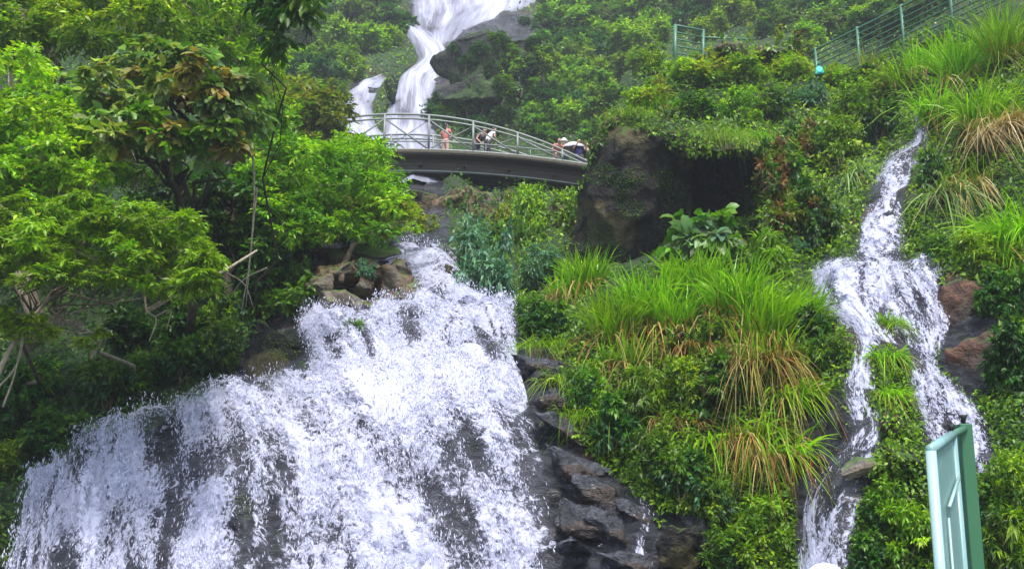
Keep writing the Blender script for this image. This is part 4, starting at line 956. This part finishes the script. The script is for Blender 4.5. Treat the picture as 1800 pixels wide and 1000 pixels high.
for nm, (poly, n, (s0, s1), where, kinds) in REG.items():
    r = np.random.default_rng(len(nm) * 13 + n); q = np.array(poly, float); lo, hi = q.min(0), q.max(0); made = 0; pts = []; tries = 0
    while made < n and tries < 4000:
        tries += 1; x, y = r.uniform(lo, hi)
        if not in_poly(np.array([x]), np.array([y]), poly)[0] or any((x - a) ** 2 + ((y - b) * 1.3) ** 2 < (s0 * .42) ** 2 for a, b in pts): continue
        if wet_mask(np.array([x]), np.array([y]))[0] and nm not in ('crag',): continue
        h = hit(x, y, bvh_all)
        if h is None or h[0].y < 40: continue
        pts.append((x, y)); made += 1
        kd = kinds[r.integers(0, len(kinds))]; k = h[0].y / F; w = r.uniform(s0, s1) * k / 2 * (.8 + .2)
        root = empty('tree', h[0] - Vector((0, 0, w * .45)), WORD[kd] + ' ' + where, 'tree', WORD[kd] + 's ' + where, rz=r.uniform(0, 6.28))
        for cn, me_ in (('crown', FAR[kd][0]), ('trunk', FAR[kd][1])):
            o = link(cn, me_, None, root); o.scale = (w, w, w * r.uniform(.85, 1.2))

# ------------------------------------------------------------------ ground cover
def cover(name, label, n, box, size, cols, filt, mat=M_LEAF, lump=.2, wr=.5, seed=0, tpl=TPL_LEAF, hang=.4, ymin=0, ymax=999, mossy=False):
    r = np.random.default_rng(seed + 900); Ps, Ns, Yd, XY = [], [], [], []
    xs_ = r.uniform(box[0], box[2], n); ys_ = r.uniform(box[1], box[3], n)
    keep = filt(xs_, ys_); xs_, ys_ = xs_[keep], ys_[keep]
    for x, y in zip(xs_, ys_):
        h = hit(x, y, bvh_all)
        if h is None or not (ymin < h[0].y < ymax): continue
        Ps.append(h[0]); Ns.append(h[1]); XY.append((x, y))
    p = np.array(Ps); nn = np.array(Ns); k = np.clip(p[:, 1] / 20, .7, 3.5)
    lumps = np.clip(fbm(p * (1.6 / k)[:, None], 3, seed + 3) + .35, 0, 1)
    p = p + (nn * .6 + np.array([0, -.1, .4])) * (r.random(len(p)) ** .7 * lump * k * (lumps + .1))[:, None]
    d = nrm(r.normal(0, 1, p.shape) + nn * .5 + np.array([0, -.3, -hang]))
    up = np.array([0, -.25, .9]) + r.normal(0, .45, p.shape) + nn * .5
    tone = fbm(p * (.5 / k)[:, None], 3, seed + 8) * .5 + .5
    ci = np.clip((tone + r.normal(0, .16, len(p))) * len(cols), 0, len(cols) - 1).astype(int)
    c = np.asarray(cols)[ci] * np.exp(r.normal(0, .22, (len(p), 1)))
    L = size * k * r.uniform(.5, 1.25, len(p))
    return tag(link(name, leaf_mesh(name, p, d, up, L, L * wr, c, tpl), mat), label, 'ground cover', kind='stuff')
def dry(x, y): return ~wet_mask(x, y)
def near_dry(x, y): return dry(x, y)
BOULD = [(1000, 470), (1000, 400), (1030, 310), (1085, 215), (1215, 275), (1340, 275), (1340, 420), (1200, 470)]
def right_side(x, y): return dry(x, y) & (x > 890) & ~in_poly(x, y, BOULD)
def left_side(x, y): return dry(x, y) & (x <= 890)
cover('ground_cover', 'dense small-leaved creepers covering the right bank and slope', 150000, (880, 60, 2500, 1100), .115, [G_DARK, G_MID, G_BRIGHT, G_MID, G_LIME], right_side, seed=1, lump=.26, ymax=36)
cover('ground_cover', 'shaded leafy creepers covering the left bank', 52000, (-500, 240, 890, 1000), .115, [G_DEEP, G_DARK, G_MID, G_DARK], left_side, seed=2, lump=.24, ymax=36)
cover('far_undergrowth', 'far-off undergrowth covering the upper mountainside', 72000, (-300, -90, 2200, 420), .08, [G_DARK, G_MID, (.09, .17, .04), G_BRIGHT, G_OLIVE], dry, seed=3, lump=.3, ymin=36, wr=.6)
def mossy(x, y):
    m = np.zeros(x.shape, bool)
    for cx, cy, rx, ry in ((495, 610, 34, 30), (470, 690, 40, 20), (430, 690, 30, 14), (788, 480, 20, 34), (965, 660, 24, 16), (430, 890, 20, 26), (80, 830, 60, 60), (1545, 640, 30, 80)):
        m |= ((x - cx) / rx) ** 2 + ((y - cy) / ry) ** 2 < 1
    return m
cover('moss', 'short yellow-green moss on the wet rocks', 60000, (380, 440, 1600, 920), .035, [G_MID, G_OLIVE, G_BRIGHT], mossy, seed=4, lump=.05, wr=.5, ymax=30)
def facemoss(x, y): return in_poly(x, y, BOULD) & (vnoise(np.stack([x / 26, y / 34, x * 0], -1), 77) > .60)
cover('moss', 'dark moss patches on the face of the huge boulder', 26000, (990, 180, 1350, 470), .035, [G_DEEP, G_DARK, G_OLIVE], facemoss, seed=6, lump=.03, ymax=40)
def bold(x, y): return in_poly(x, y, [(995, 430), (1020, 330), (1055, 235), (1086, 185), (1200, 180), (1345, 200), (1345, 262), (1200, 258), (1120, 218), (1085, 210), (1050, 262), (1022, 335), (1004, 430)])
cover('moss', 'mossy creepers covering the top and left edge of the huge boulder', 9000, (990, 180, 1350, 450), .055, [G_OLIVE, G_MID, G_BRIGHT, (.12, .10, .03)], bold, seed=5, lump=.10, ymax=36)

# ------------------------------------------------------------------ the bridge
YB = 38.5
def bp(px, py, dy=0.0): return P(px, py, YB + dy)
kB = YB / F / CP
bx0 = P(700, 265, YB).x; zdeck = P(700, 265, YB).z
SPAN = 7.4
def deck_z(x): return zdeck - .0120 * (x - bx0) ** 2
def top_z(x):
    t = (x - bx0) / SPAN
    return deck_z(x) + max(.12, 1.42 * (1 - abs(t) ** 2.0))
bridge = empty('footbridge', (bx0, YB + 1.1, zdeck), 'arched steel footbridge with tubular side trusses crossing below the upper waterfall', 'bridge')
BO = Vector(bridge.location)
def arc(f, x0, x1, n, y, dz=0): return [Vector((x, y, f(x) + dz)) - BO for x in np.linspace(x0, x1, n)]
W_B = 2.2
deck = MB()
n = 40; xsb = np.linspace(bx0 - SPAN - .6, bx0 + SPAN + .6, n)
for i in range(n):
    z = deck_z(xsb[i])
    for (yy, zz) in ((YB - .1, 0), (YB + W_B + .1, 0), (YB + W_B + .1, -.14), (YB - .1, -.14)): deck.v.append(tuple(Vector((xsb[i], yy, z + zz)) - BO))
for i in range(n - 1):
    for k in range(4): a = i * 4; deck.f.append((a + k, a + (k + 1) % 4, a + 4 + (k + 1) % 4, a + 4 + k))
deck.f += [(3, 2, 1, 0), tuple(4 * (n - 1) + k for k in range(4))]
deck.build('deck', M_BEAM, bridge)
fa = MB()
for i in range(n):
    for (yy, zz) in ((YB - .104, .012), (YB - .13, .012), (YB - .13, -.085), (YB - .104, -.085)): fa.v.append(tuple(Vector((xsb[i], yy, deck_z(xsb[i]) + zz)) - BO))
for i in range(n - 1):
    for k in range(4): a = i * 4; fa.f.append((a + k, a + (k + 1) % 4, a + 4 + (k + 1) % 4, a + 4 + k))
fa.build('fascia', M_DECK, bridge)
for x in np.arange(bx0 - SPAN, bx0 + SPAN, .82): fj_ = MB(); fj_.box(Vector((x, YB - .118, deck_z(x) - .045)) - BO, (.03, .036, .12)); fj_.build('joint_plate', M_BEAM, bridge)
def beam(y, name, mat, dz0, dz1, th):
    m = MB()
    for i in range(n):
        z = deck_z(xsb[i])
        for (yy, zz) in ((y, dz0), (y + th, dz0), (y + th, dz1), (y, dz1)): m.v.append(tuple(Vector((xsb[i], yy, z + zz)) - BO))
    for i in range(n - 1):
        for k in range(4): a = i * 4; m.f.append((a + k, a + (k + 1) % 4, a + 4 + (k + 1) % 4, a + 4 + k))
    m.f += [(3, 2, 1, 0), tuple(4 * (n - 1) + k for k in range(4))]
    return m.build(name, mat, bridge)
for y in (YB + .42, YB + 1.05, YB + 1.7):
    beam(y, 'girder', M_BEAM, -.144, -.62, .10)
    beam(y - .012, 'flange', M_DECK if y < YB + .5 else M_BEAM, -.36, -.395, .124)
    beam(y - .07, 'flange', M_STEEL if y < YB + .5 else M_BEAM, -.623, -.665, .24)
for side, y in ((0, YB), (1, YB + W_B)):
    t = MB(); t.tube(arc(top_z, bx0 - SPAN, bx0 + SPAN, 40, y, .0), .042, 8); t.build('top_rail', M_STEEL, bridge, True)
    t = MB(); t.tube(arc(lambda x: max(top_z(x) - .17, deck_z(x) + .06), bx0 - SPAN * .97, bx0 + SPAN * .97, 40, y, 0), .036, 8); t.build('second_rail', M_STEEL, bridge, True)
    t = MB(); t.tube(arc(deck_z, bx0 - SPAN, bx0 + SPAN, 40, y, .05), .045, 8); t.build('bottom_rail', M_STEEL, bridge, True)
    t = MB(); t.tube(arc(lambda x: min(deck_z(x) + .36, top_z(x) - .1), bx0 - SPAN * .86, bx0 + SPAN * .86, 40, y, 0), .024, 6); t.build('mid_rail', M_STEEL, bridge, True)
    step = 1.64; px0 = P(675, 265, YB).x
    pxs = [px0 + step * k for k in range(-4, 5) if abs(px0 + step * k - bx0) < SPAN * .93]
    for x in pxs:
        t = MB(); t.tube([Vector((x, y, deck_z(x))) - BO, Vector((x, y, top_z(x))) - BO], .045, 8); t.build('post', M_STEEL, bridge, True)
    for k in range(len(pxs) - 1):
        a, b = pxs[k], pxs[k + 1]
        hi, lo = (a, b) if (a + b) / 2 > bx0 else (b, a)
        t = MB(); t.tube([Vector((hi, y, top_z(hi) - .17)) - BO, Vector((lo, y, deck_z(lo) + .06)) - BO], .032, 6); t.build('diagonal', M_STEEL, bridge, True)
        t = MB(); t.tube([Vector((lo, y + .03, top_z(lo) - .17)) - BO, Vector((hi, y + .03, deck_z(hi) + .06)) - BO], .016, 6); t.build('diagonal', M_STEEL, bridge, True)
        mx_ = (a + b) / 2
        t = MB(); t.tube([Vector((mx_ - .35, y, deck_z(mx_))) - BO, Vector((mx_ - .35, y, deck_z(mx_) + .36)) - BO], .016, 6); t.build('post', M_STEEL, bridge, True)
for x in np.arange(bx0 - SPAN, bx0 + SPAN, 1.64):
    m = MB(); m.box(Vector((x, YB + 1.1, deck_z(x) - .42)) - BO, (.08, 1.85, .12)); m.build('cross_beam', M_BEAM, bridge)
# stone abutments carrying its ends
for sgn, lb in ((-1, 'rough stone abutment under the left end of the bridge, behind the leaves'), (1, 'rough stone abutment under the right end of the bridge, behind the boulder')):
    x = bx0 + sgn * (SPAN + .7)
    pts = [(x + a * .9, YB + 1.1 + b * 1.5, zdeck - .69 + c) for a in (-1, 1) for b in (-1, 1) for c in (-.55, -4.5)]
    pts = [(p[0], p[1], p[2]) for p in pts]
    m_ = hull_mesh('abutment', pts, sub=3, amp=.08, scale=1.2, seed=70 + sgn)
    tag(link('abutment', m_, M_GREYROCK), lb, 'abutment')

# ------------------------------------------------------------------ people
def skin_obj(name, V, E, R, mat, parent, sub=2, root=0):
    me = bpy.data.meshes.new(name); me.from_pydata([tuple(v) for v in V], E, []); o = link(name, me, mat, parent)
    s = o.modifiers.new('skin', 'SKIN'); s.use_smooth_shade = True
    for i, v in enumerate(me.skin_vertices[0].data):
        r = R[i]; v.radius = r if hasattr(r, '__len__') else (r, r); v.use_root = (i == root)
    u = o.modifiers.new('sub', 'SUBSURF'); u.levels = sub; u.render_levels = sub
    return o
def person(label, loc, rz, h=1.6, bend=0.0, arms='down', shirt=(.7, .7, .72), trousers=(.05, .06, .1), hair_len=.1, hat=None, skin=True, head_tilt=0.0):
    root = empty('person', loc, label, 'person', rz=rz); s = h / 1.7
    cb, sb = math.cos(bend), math.sin(bend)
    def T_(x, y, z):      # upper body bends forward (towards -y) round the hips
        dz = z - .92; return Vector((x, y * cb - dz * sb, .92 + dz * cb + y * sb)) * s
    V = [Vector((0, 0, .92)) * s, T_(0, 0, 1.12), T_(0, .01, 1.34), T_(0, .0, 1.46), T_(0, -.015, 1.55), T_(0, -.02, 1.62), T_(0, -.01, 1.69)]
    E = [(0, 1), (1, 2), (2, 3), (3, 4), (4, 5), (5, 6)]; R = [(.13, .10), (.13, .09), (.15, .10), (.05, .05), (.062, .07), (.075, .09), (.05, .06)]
    def chain(start, pts, rad):
        i = start
        for p, r in zip(pts, rad): V.append(p); R.append((r, r)); E.append((i, len(V) - 1)); i = len(V) - 1
        return i
    nose = chain(5, [T_(0, -.115, 1.60)], [.014])
    for sg in (-1, 1): chain(5, [T_(sg * .085, 0, 1.605)], [.014])
    hip = {}
    for sg in (-1, 1):
        chain(0, [Vector((sg * .09, 0, .86)) * s, Vector((sg * .1, -.02, .48)) * s, Vector((sg * .1, .02, .09)) * s, Vector((sg * .11, -.14, .035)) * s], [.088, .062, .042, .036])
        if arms == 'rail': el, wr = T_(sg * .27, -.08, 1.16), T_(sg * .22, -.32, 1.12)
        elif arms == 'up': el, wr = T_(sg * .3, -.12, 1.22), T_(sg * .18, -.3, 1.44)
        else: el, wr = T_(sg * .27, .03, 1.12), T_(sg * .27, -.05, .87)
        i = chain(2, [T_(sg * .18, 0, 1.38), el, wr], [.052, .038, .027])
        dirv = (wr - el).normalized(); side = Vector((-sg, 0, 0)); palm = wr + dirv * .07 * s
        i = chain(i, [palm], [.03])
        for k, (o_, ln) in enumerate(((-.024, .06), (-.008, .072), (.008, .068), (.024, .052))):
            b_ = palm + Vector((o_, 0, 0)) * s + dirv * .03 * s
            chain(i, [b_, b_ + dirv * ln * .5 * s, b_ + dirv * ln * s + Vector((0, .01, -.01))], [.009, .008, .007])
        chain(i, [palm + side * .035 * s, palm + side * .055 * s + dirv * .03 * s], [.011, .009])
    R = [(a * s, b * s) for a, b in R]
    skin_obj('body', V, E, R, M_SKIN, root)
    SV = [V[0] + Vector((0, 0, -.02)), V[1], V[2], T_(0, 0, 1.42)]; SE = [(0, 1), (1, 2), (2, 3)]; SR = [(.172, .132), (.165, .122), (.175, .122), (.07, .07)]
    for sg in (-1, 1):
        SV += [T_(sg * .18, 0, 1.385), T_(sg * .25, .01, 1.22)]; SR += [(.065, .065), (.06, .06)]; a = len(SV) - 2; SE += [(2, a), (a, a + 1)]
    skin_obj('shirt', SV, SE, [(a * s, b * s) for a, b in SR], cloth('shirt_cloth', shirt), root, 1)
    TV = [Vector((0, 0, .90)) * s, T_(0, 0, 1.06)]; TE = [(0, 1)]; TR = [(.165, .125), (.15, .118)]
    for sg in (-1, 1):
        i = 0
        for p, r in ((Vector((sg * .09, 0, .84)) * s, .102), (Vector((sg * .1, -.02, .48)) * s, .078), (Vector((sg * .1, .02, .12)) * s, .06)):
            TV.append(p); TR.append((r, r)); TE.append((i, len(TV) - 1)); i = len(TV) - 1
    skin_obj('trousers', TV, TE, [(a * s, b * s) for a, b in TR], cloth('trouser_cloth', trousers), root, 1)
    HV = [T_(0, .015, 1.70), T_(0, .05, 1.63), T_(0, .07, 1.55), T_(0, .075, 1.55 - hair_len)]
    skin_obj('hair', HV, [(0, 1), (1, 2), (2, 3)], [(.085 * s, .09 * s), (.095 * s, .075 * s), (.08 * s, .05 * s), (.06 * s, .03 * s)], M_HAIR, root, 1)
    ey = MB()
    for sg in (-1, 1): ey.tube([T_(sg * .03, -.088, 1.625), T_(sg * .03, -.099, 1.625)], [.011 * s, .007 * s], 6)
    ey.build('eyes', M_HAIR, root, True)
    if hat:
        m = MB(); c = T_(0, 0, 1.68); up = (T_(0, 0, 1.9) - T_(0, 0, 1.7)).normalized()
        if hat[1] == 'brim': pr = [(-.02, .19), (-.012, .195), (0, .12), (.06, .115), (.10, .09), (.125, .04), (.13, .004)]
        else: pr = [(-.05, .125), (.0, .128), (.05, .118), (.09, .092), (.115, .055), (.125, .005)]
        m.tube([c + up * a * s for a, _ in pr], [b * s for _, b in pr], 20); m.build('hat', cloth('hat_cloth', hat[0]), root, True)
    return root
def onbridge(px, dy):
    x = P(px, 262, YB + dy).x; return Vector((x, YB + dy, deck_z(x)))
person('person in a pink top with long black hair standing on the bridge', onbridge(783, 1.25), math.pi - .6, 1.56, .05, 'rail', (.50, .17, .15), (.50, .33, .28), .30)
person('person in dark grey clothes stooping on the bridge beside the white shirt', onbridge(838, 1.3), .9, 1.5, .7, 'rail', (.10, .09, .12), (.05, .05, .07), .08)
person('person in a white shirt and dark shorts bending over the bridge rail', onbridge(856, 1.0), 2.2, 1.56, .55, 'rail', (.75, .75, .80), (.03, .03, .05), .06)
person('person in a coral red shirt leaning on the right part of the bridge rail', onbridge(977, 1.6), .4, 1.45, .6, 'rail', (.55, .14, .12), (.4, .3, .26), .08)
person('person in a white hat and pale shirt beside the coral red shirt on the bridge', onbridge(993, 1.85), -.6, 1.5, .1, 'rail', (.68, .66, .62), (.1, .1, .12), .08, ((.78, .78, .8), 'brim'))
person('person in a navy shirt under the grey umbrella on the bridge', onbridge(1017, 1.5), .3, 1.5, .1, 'up', (.035, .035, .16), (.03, .03, .06), .08)
person('person in a black top at the right end of the bridge next to the boulder', onbridge(1032, 1.9), .2, 1.55, .05, 'up', (.02, .02, .03), (.08, .08, .1), .08)
# umbrella over them
u0 = onbridge(1008, 1.75) + Vector((0, 0, 1.22))
um = empty('umbrella', u0 - Vector((0, 0, .5)), 'pale grey open umbrella held over people at the right end of the bridge', 'umbrella')
m = MB(); rb = 8; 
for i, (rr, zz) in enumerate(((.02, .72), (.22, .68), (.40, .58), (.52, .44))):
    for k in range(16):
        an = 2 * math.pi * k / 16; q = rr * (1 - .06 * (k % 2) * (i == 3)); m.v.append((q * math.cos(an), q * math.sin(an), zz - .02 * (k % 2) * i / 3))
for i in range(3):
    for k in range(16): m.f.append((i * 16 + k, i * 16 + (k + 1) % 16, i * 16 + 16 + (k + 1) % 16, i * 16 + 16 + k))
m.f.append(tuple(range(15, -1, -1)))
cn = m.build('canopy', cloth('umbrella_cloth', (.50, .50, .56)), um, True); sd = cn.modifiers.new('thick', 'SOLIDIFY'); sd.thickness = .008
m = MB(); m.tube([(0, 0, -.25), (0, 0, .78)], .012, 8); m.build('handle', M_STEEL, um, True)
# the hat at the bottom edge of the picture
person('person in a rounded white hat at the bottom edge', (P(1450, 990, 6.0).x, 6.0, P(1450, 990, 6.0).z - 1.80 * 1.5 / 1.7), math.pi, 1.5, 0, 'down', (.2, .25, .4), (.08, .09, .12), .1, ((.84, .85, .84), 'cap'))

# ------------------------------------------------------------------ railings on the ridge and the stair
rp = empty('railing', P(1212, 100, 31), 'small pale green railing panel on the ridge above the huge boulder', 'railing'); O = Vector(rp.location)
A0, A1 = (1187, 1236); YA, YZ = 30.6, 31.6
def rpt(t, py): return P(A0 + (A1 - A0) * t, py + 9 * t, YA + (YZ - YA) * t) - O
for t in (0, 1): m = MB(); m.tube([rpt(t, 44), rpt(t, 125)], .055, 8); m.build('post', M_RAIL, rp, True)
for py in (45, 57, 69, 81, 93): m = MB(); m.tube([rpt(0, py), rpt(1, py)], .034 if py == 45 else .022, 6); m.build('rail', M_RAIL, rp, True)
for py, px1 in ((66, 1320), (87, 1275)):
    m = MB(); m.tube([P(1236, py, 31.6) - O, P(px1, py + 4, 32.6) - O], .03, 6); m.build('rail', M_RAIL, rp, True)
sr = empty('stair_railing', P(1560, 100, 30.5), 'green pipe railing climbing the stair at the top right', 'railing'); O2 = Vector(sr.location)
def spt(px, up):
    t = (px - 1425) / 275.0; Yd = 33 - t * 6
    return P(px, 160 - .455 * (px - 1425), Yd) + Vector((0, 0, up)) - O2
for i, up in enumerate((1.28, 1.10, .92, .74, .56, .38, .20, .04)):
    m = MB(); x0 = 1424 if i < 2 else 1424
    m.tube([spt(x, up) for x in np.linspace(x0, 1790, 12)], .036 if i == 0 else .024, 6); m.build('rail', M_RAIL, sr, True)
for px in (1438, 1512, 1590, 1676, 1770):
    m = MB(); m.tube([spt(px, -.6), spt(px, 1.34)], .05, 8); m.build('post', M_RAIL, sr, True)
# turquoise bag
bl = P(1440, 134, 31.4)
bm_ = hull_mesh('bag', [(-.17, -.1, 0), (.17, -.1, .02), (.18, .12, 0), (-.16, .12, .02), (-.12, -.05, .27), (.1, -.06, .25), (.1, .08, .27), (-.1, .08, .25), (0, 0, .36), (0, -.16, .1)], 2, .03, 7, 91)
bag = empty('bag', bl, 'small turquoise plastic bag lying in the leaves below the stair railing', 'bag'); link('sack', bm_, M_TEAL, bag)
m = MB(); m.tube([(-.05, -.02, .34), (-.02, -.04, .44), (.03, -.02, .43), (.05, 0, .33)], .016, 6); m.build('tied_top', M_TEAL, bag, True)

# ------------------------------------------------------------------ the green gate at the bottom right
gA, gB = P(1636, 790, 5.0), P(1674, 764, 5.75)
dirx = (gB - gA); gdir = Vector((dirx.x, dirx.y, 0)).normalized(); gw = Vector((dirx.x, dirx.y, 0)).length; rise = dirx.z
gate = empty('gate', (gA.x, gA.y, 0), 'pale green sheet metal gate with sloping top at the bottom right', 'gate')
def gpnt(u, z, off=0.0): 
    nrmv = Vector((-gdir.y, gdir.x, 0)); return Vector((gdir.x * u, gdir.y * u, z)) + nrmv * off
zt0 = gA.z
def ztop(u): return zt0 + rise * u / gw
m = MB(); m.tube([gpnt(0, 0), gpnt(0, ztop(0) - .005)], .024, 10); m.build('frame', M_GATEF, gate, True)
m = MB(); m.tube([gpnt(-.005, ztop(0)), gpnt(gw, ztop(gw))], .024, 10); m.build('frame', M_GATE, gate, True)
m = MB(); m.tube([gpnt(gw, 0), gpnt(gw, ztop(gw))], .022, 10); m.build('frame', M_GATE, gate, True)
m = MB(); u0_, u1_ = .02, gw - .02; q = len(m.v)
for u, o in ((u0_, -.004), (u1_, -.004), (u1_, .004), (u0_, .004)): m.v += [tuple(gpnt(u, .1, o)), tuple(gpnt(u, ztop(u) - .02, o))]
m.f += [(0, 2, 3, 1), (4, 6, 7, 5), (2, 4, 5, 3), (6, 0, 1, 7), (1, 3, 5, 7), (0, 6, 4, 2)]
m.build('panel', M_GATE, gate)
m = MB(); m.tube([gpnt(gw * .38, ztop(0) - .25, -.02), gpnt(gw * .95, ztop(gw) - .22, -.02)], .009, 6); m.build('brace', M_GATEF, gate, True)
m = MB(); m.tube([gpnt(gw * .36, .3, -.016), gpnt(gw * .36, ztop(0) - .3, -.016)], .006, 6); m.build('brace', M_GATEF, gate, True)
m = MB(); c = gpnt(gw * .98, ztop(gw) + .03); m.tube([c + Vector((0, 0, -.02)), c + Vector((0, 0, .0)), c + Vector((0, 0, .022))], [.008, .012, .022], 8); m.build('cap', M_CAP, gate, True)
for zz in (.4, 1.0, 1.55):
    m = MB(); m.tube([gpnt(gw + .026, zz - .05), gpnt(gw + .026, zz + .05)], .016, 8); m.build('hinge', M_GATED, gate, True)
for zz in np.arange(.25, 1.95, .21):
    m = MB(); m.tube([gpnt(.045, zz, -.003), gpnt(.045, zz, -.010)], [.008, .004], 8); m.tube([gpnt(.045, zz, .003), gpnt(.045, zz, .010)], [.008, .004], 8); m.build('rivet', M_GATEF, gate, True)
pA = P(1690, 745, 6.1); post = empty('gate_post', (pA.x, pA.y, 0), 'dark green braced metal post behind the far edge of the gate', 'post')
PO = Vector((pA.x, pA.y, 0))
m = MB(); m.box((0.012, .0, pA.z / 2), (.07, .07, pA.z)); m.build('upright', M_GATED, post, bevel=.006)
m = MB(); m.tube([(gpnt(gw, ztop(gw) - .0) + Vector(gate.location)) - PO + Vector((.0, .02, .0)), Vector((0, -.03, pA.z - .03))], .02, 8); m.build('tie_bar', M_RAIL, post, True)
m = MB(); m.tube([Vector((.035, .0, pA.z - .12)), Vector((.06, .06, pA.z - .62)), Vector((.075, .08, .0))], .024, 8); m.build('brace', M_GATED, post, True)
m = MB(); m.tube([(.012, 0, pA.z + .001), (.012, 0, pA.z + .03), (.012, 0, pA.z + .05)], [.012, .014, .026], 8); m.build('cap', M_CAP, post, True)

# ------------------------------------------------------------------ light
W = bpy.data.worlds.new('World'); S.world = W; W.use_nodes = True
nt = W.node_tree; nt.nodes.clear(); wo = nt.nodes.new('ShaderNodeOutputWorld'); bg = nt.nodes.new('ShaderNodeBackground'); sk = nt.nodes.new('ShaderNodeTexSky')
SUN_EL, SUN_AZ = math.radians(60), math.radians(172)
sk.sky_type = 'NISHITA'; sk.sun_disc = False; sk.sun_elevation = SUN_EL; sk.sun_rotation = SUN_AZ; sk.air_density = 1.0; sk.dust_density = 2.5; sk.ozone_density = 1.0
bg.inputs[1].default_value = .15
nt.links.new(sk.outputs[0], bg.inputs[0]); nt.links.new(bg.outputs[0], wo.inputs[0])
sl = bpy.data.lights.new('sun', 'SUN'); sl.energy = 2.5; sl.angle = math.radians(11); sl.color = (1, .96, .9)
so = bpy.data.objects.new('sun', sl); COL.objects.link(so)
sd_ = Vector((math.sin(SUN_AZ) * math.cos(SUN_EL), math.cos(SUN_AZ) * math.cos(SUN_EL), math.sin(SUN_EL)))
so.rotation_euler = (-sd_).to_track_quat('-Z', 'Y').to_euler(); so.location = (0, 0, 60)
S.view_settings.view_transform = 'Standard'; S.view_settings.look = 'None'; S.view_settings.gamma = 1; S.view_settings.exposure = 1.15
S.cycles.max_bounces = 6; S.cycles.diffuse_bounces = 4; S.cycles.transparent_max_bounces = 12; S.cycles.transmission_bounces = 3

# ------------------------------------------------------------------ misty air
hm = MB(); hm.box((0, 90, 60), (700, 460, 130)); 
m, nt, out = new_mat('misty_air'); pv = N(nt, 'ShaderNodeVolumePrincipled'); pv.inputs['Density'].default_value = .0012; pv.inputs['Color'].default_value = (.88, .93, 1, 1); pv.inputs['Anisotropy'].default_value = .2
nt.links.new(pv.outputs[0], out.inputs['Volume'])
tag(hm.build('haze', m), 'faint blue mist hanging between the slopes', 'mist', kind='stuff')
S.cycles.volume_bounces = 0
print('OBJECTS', len(S.objects))
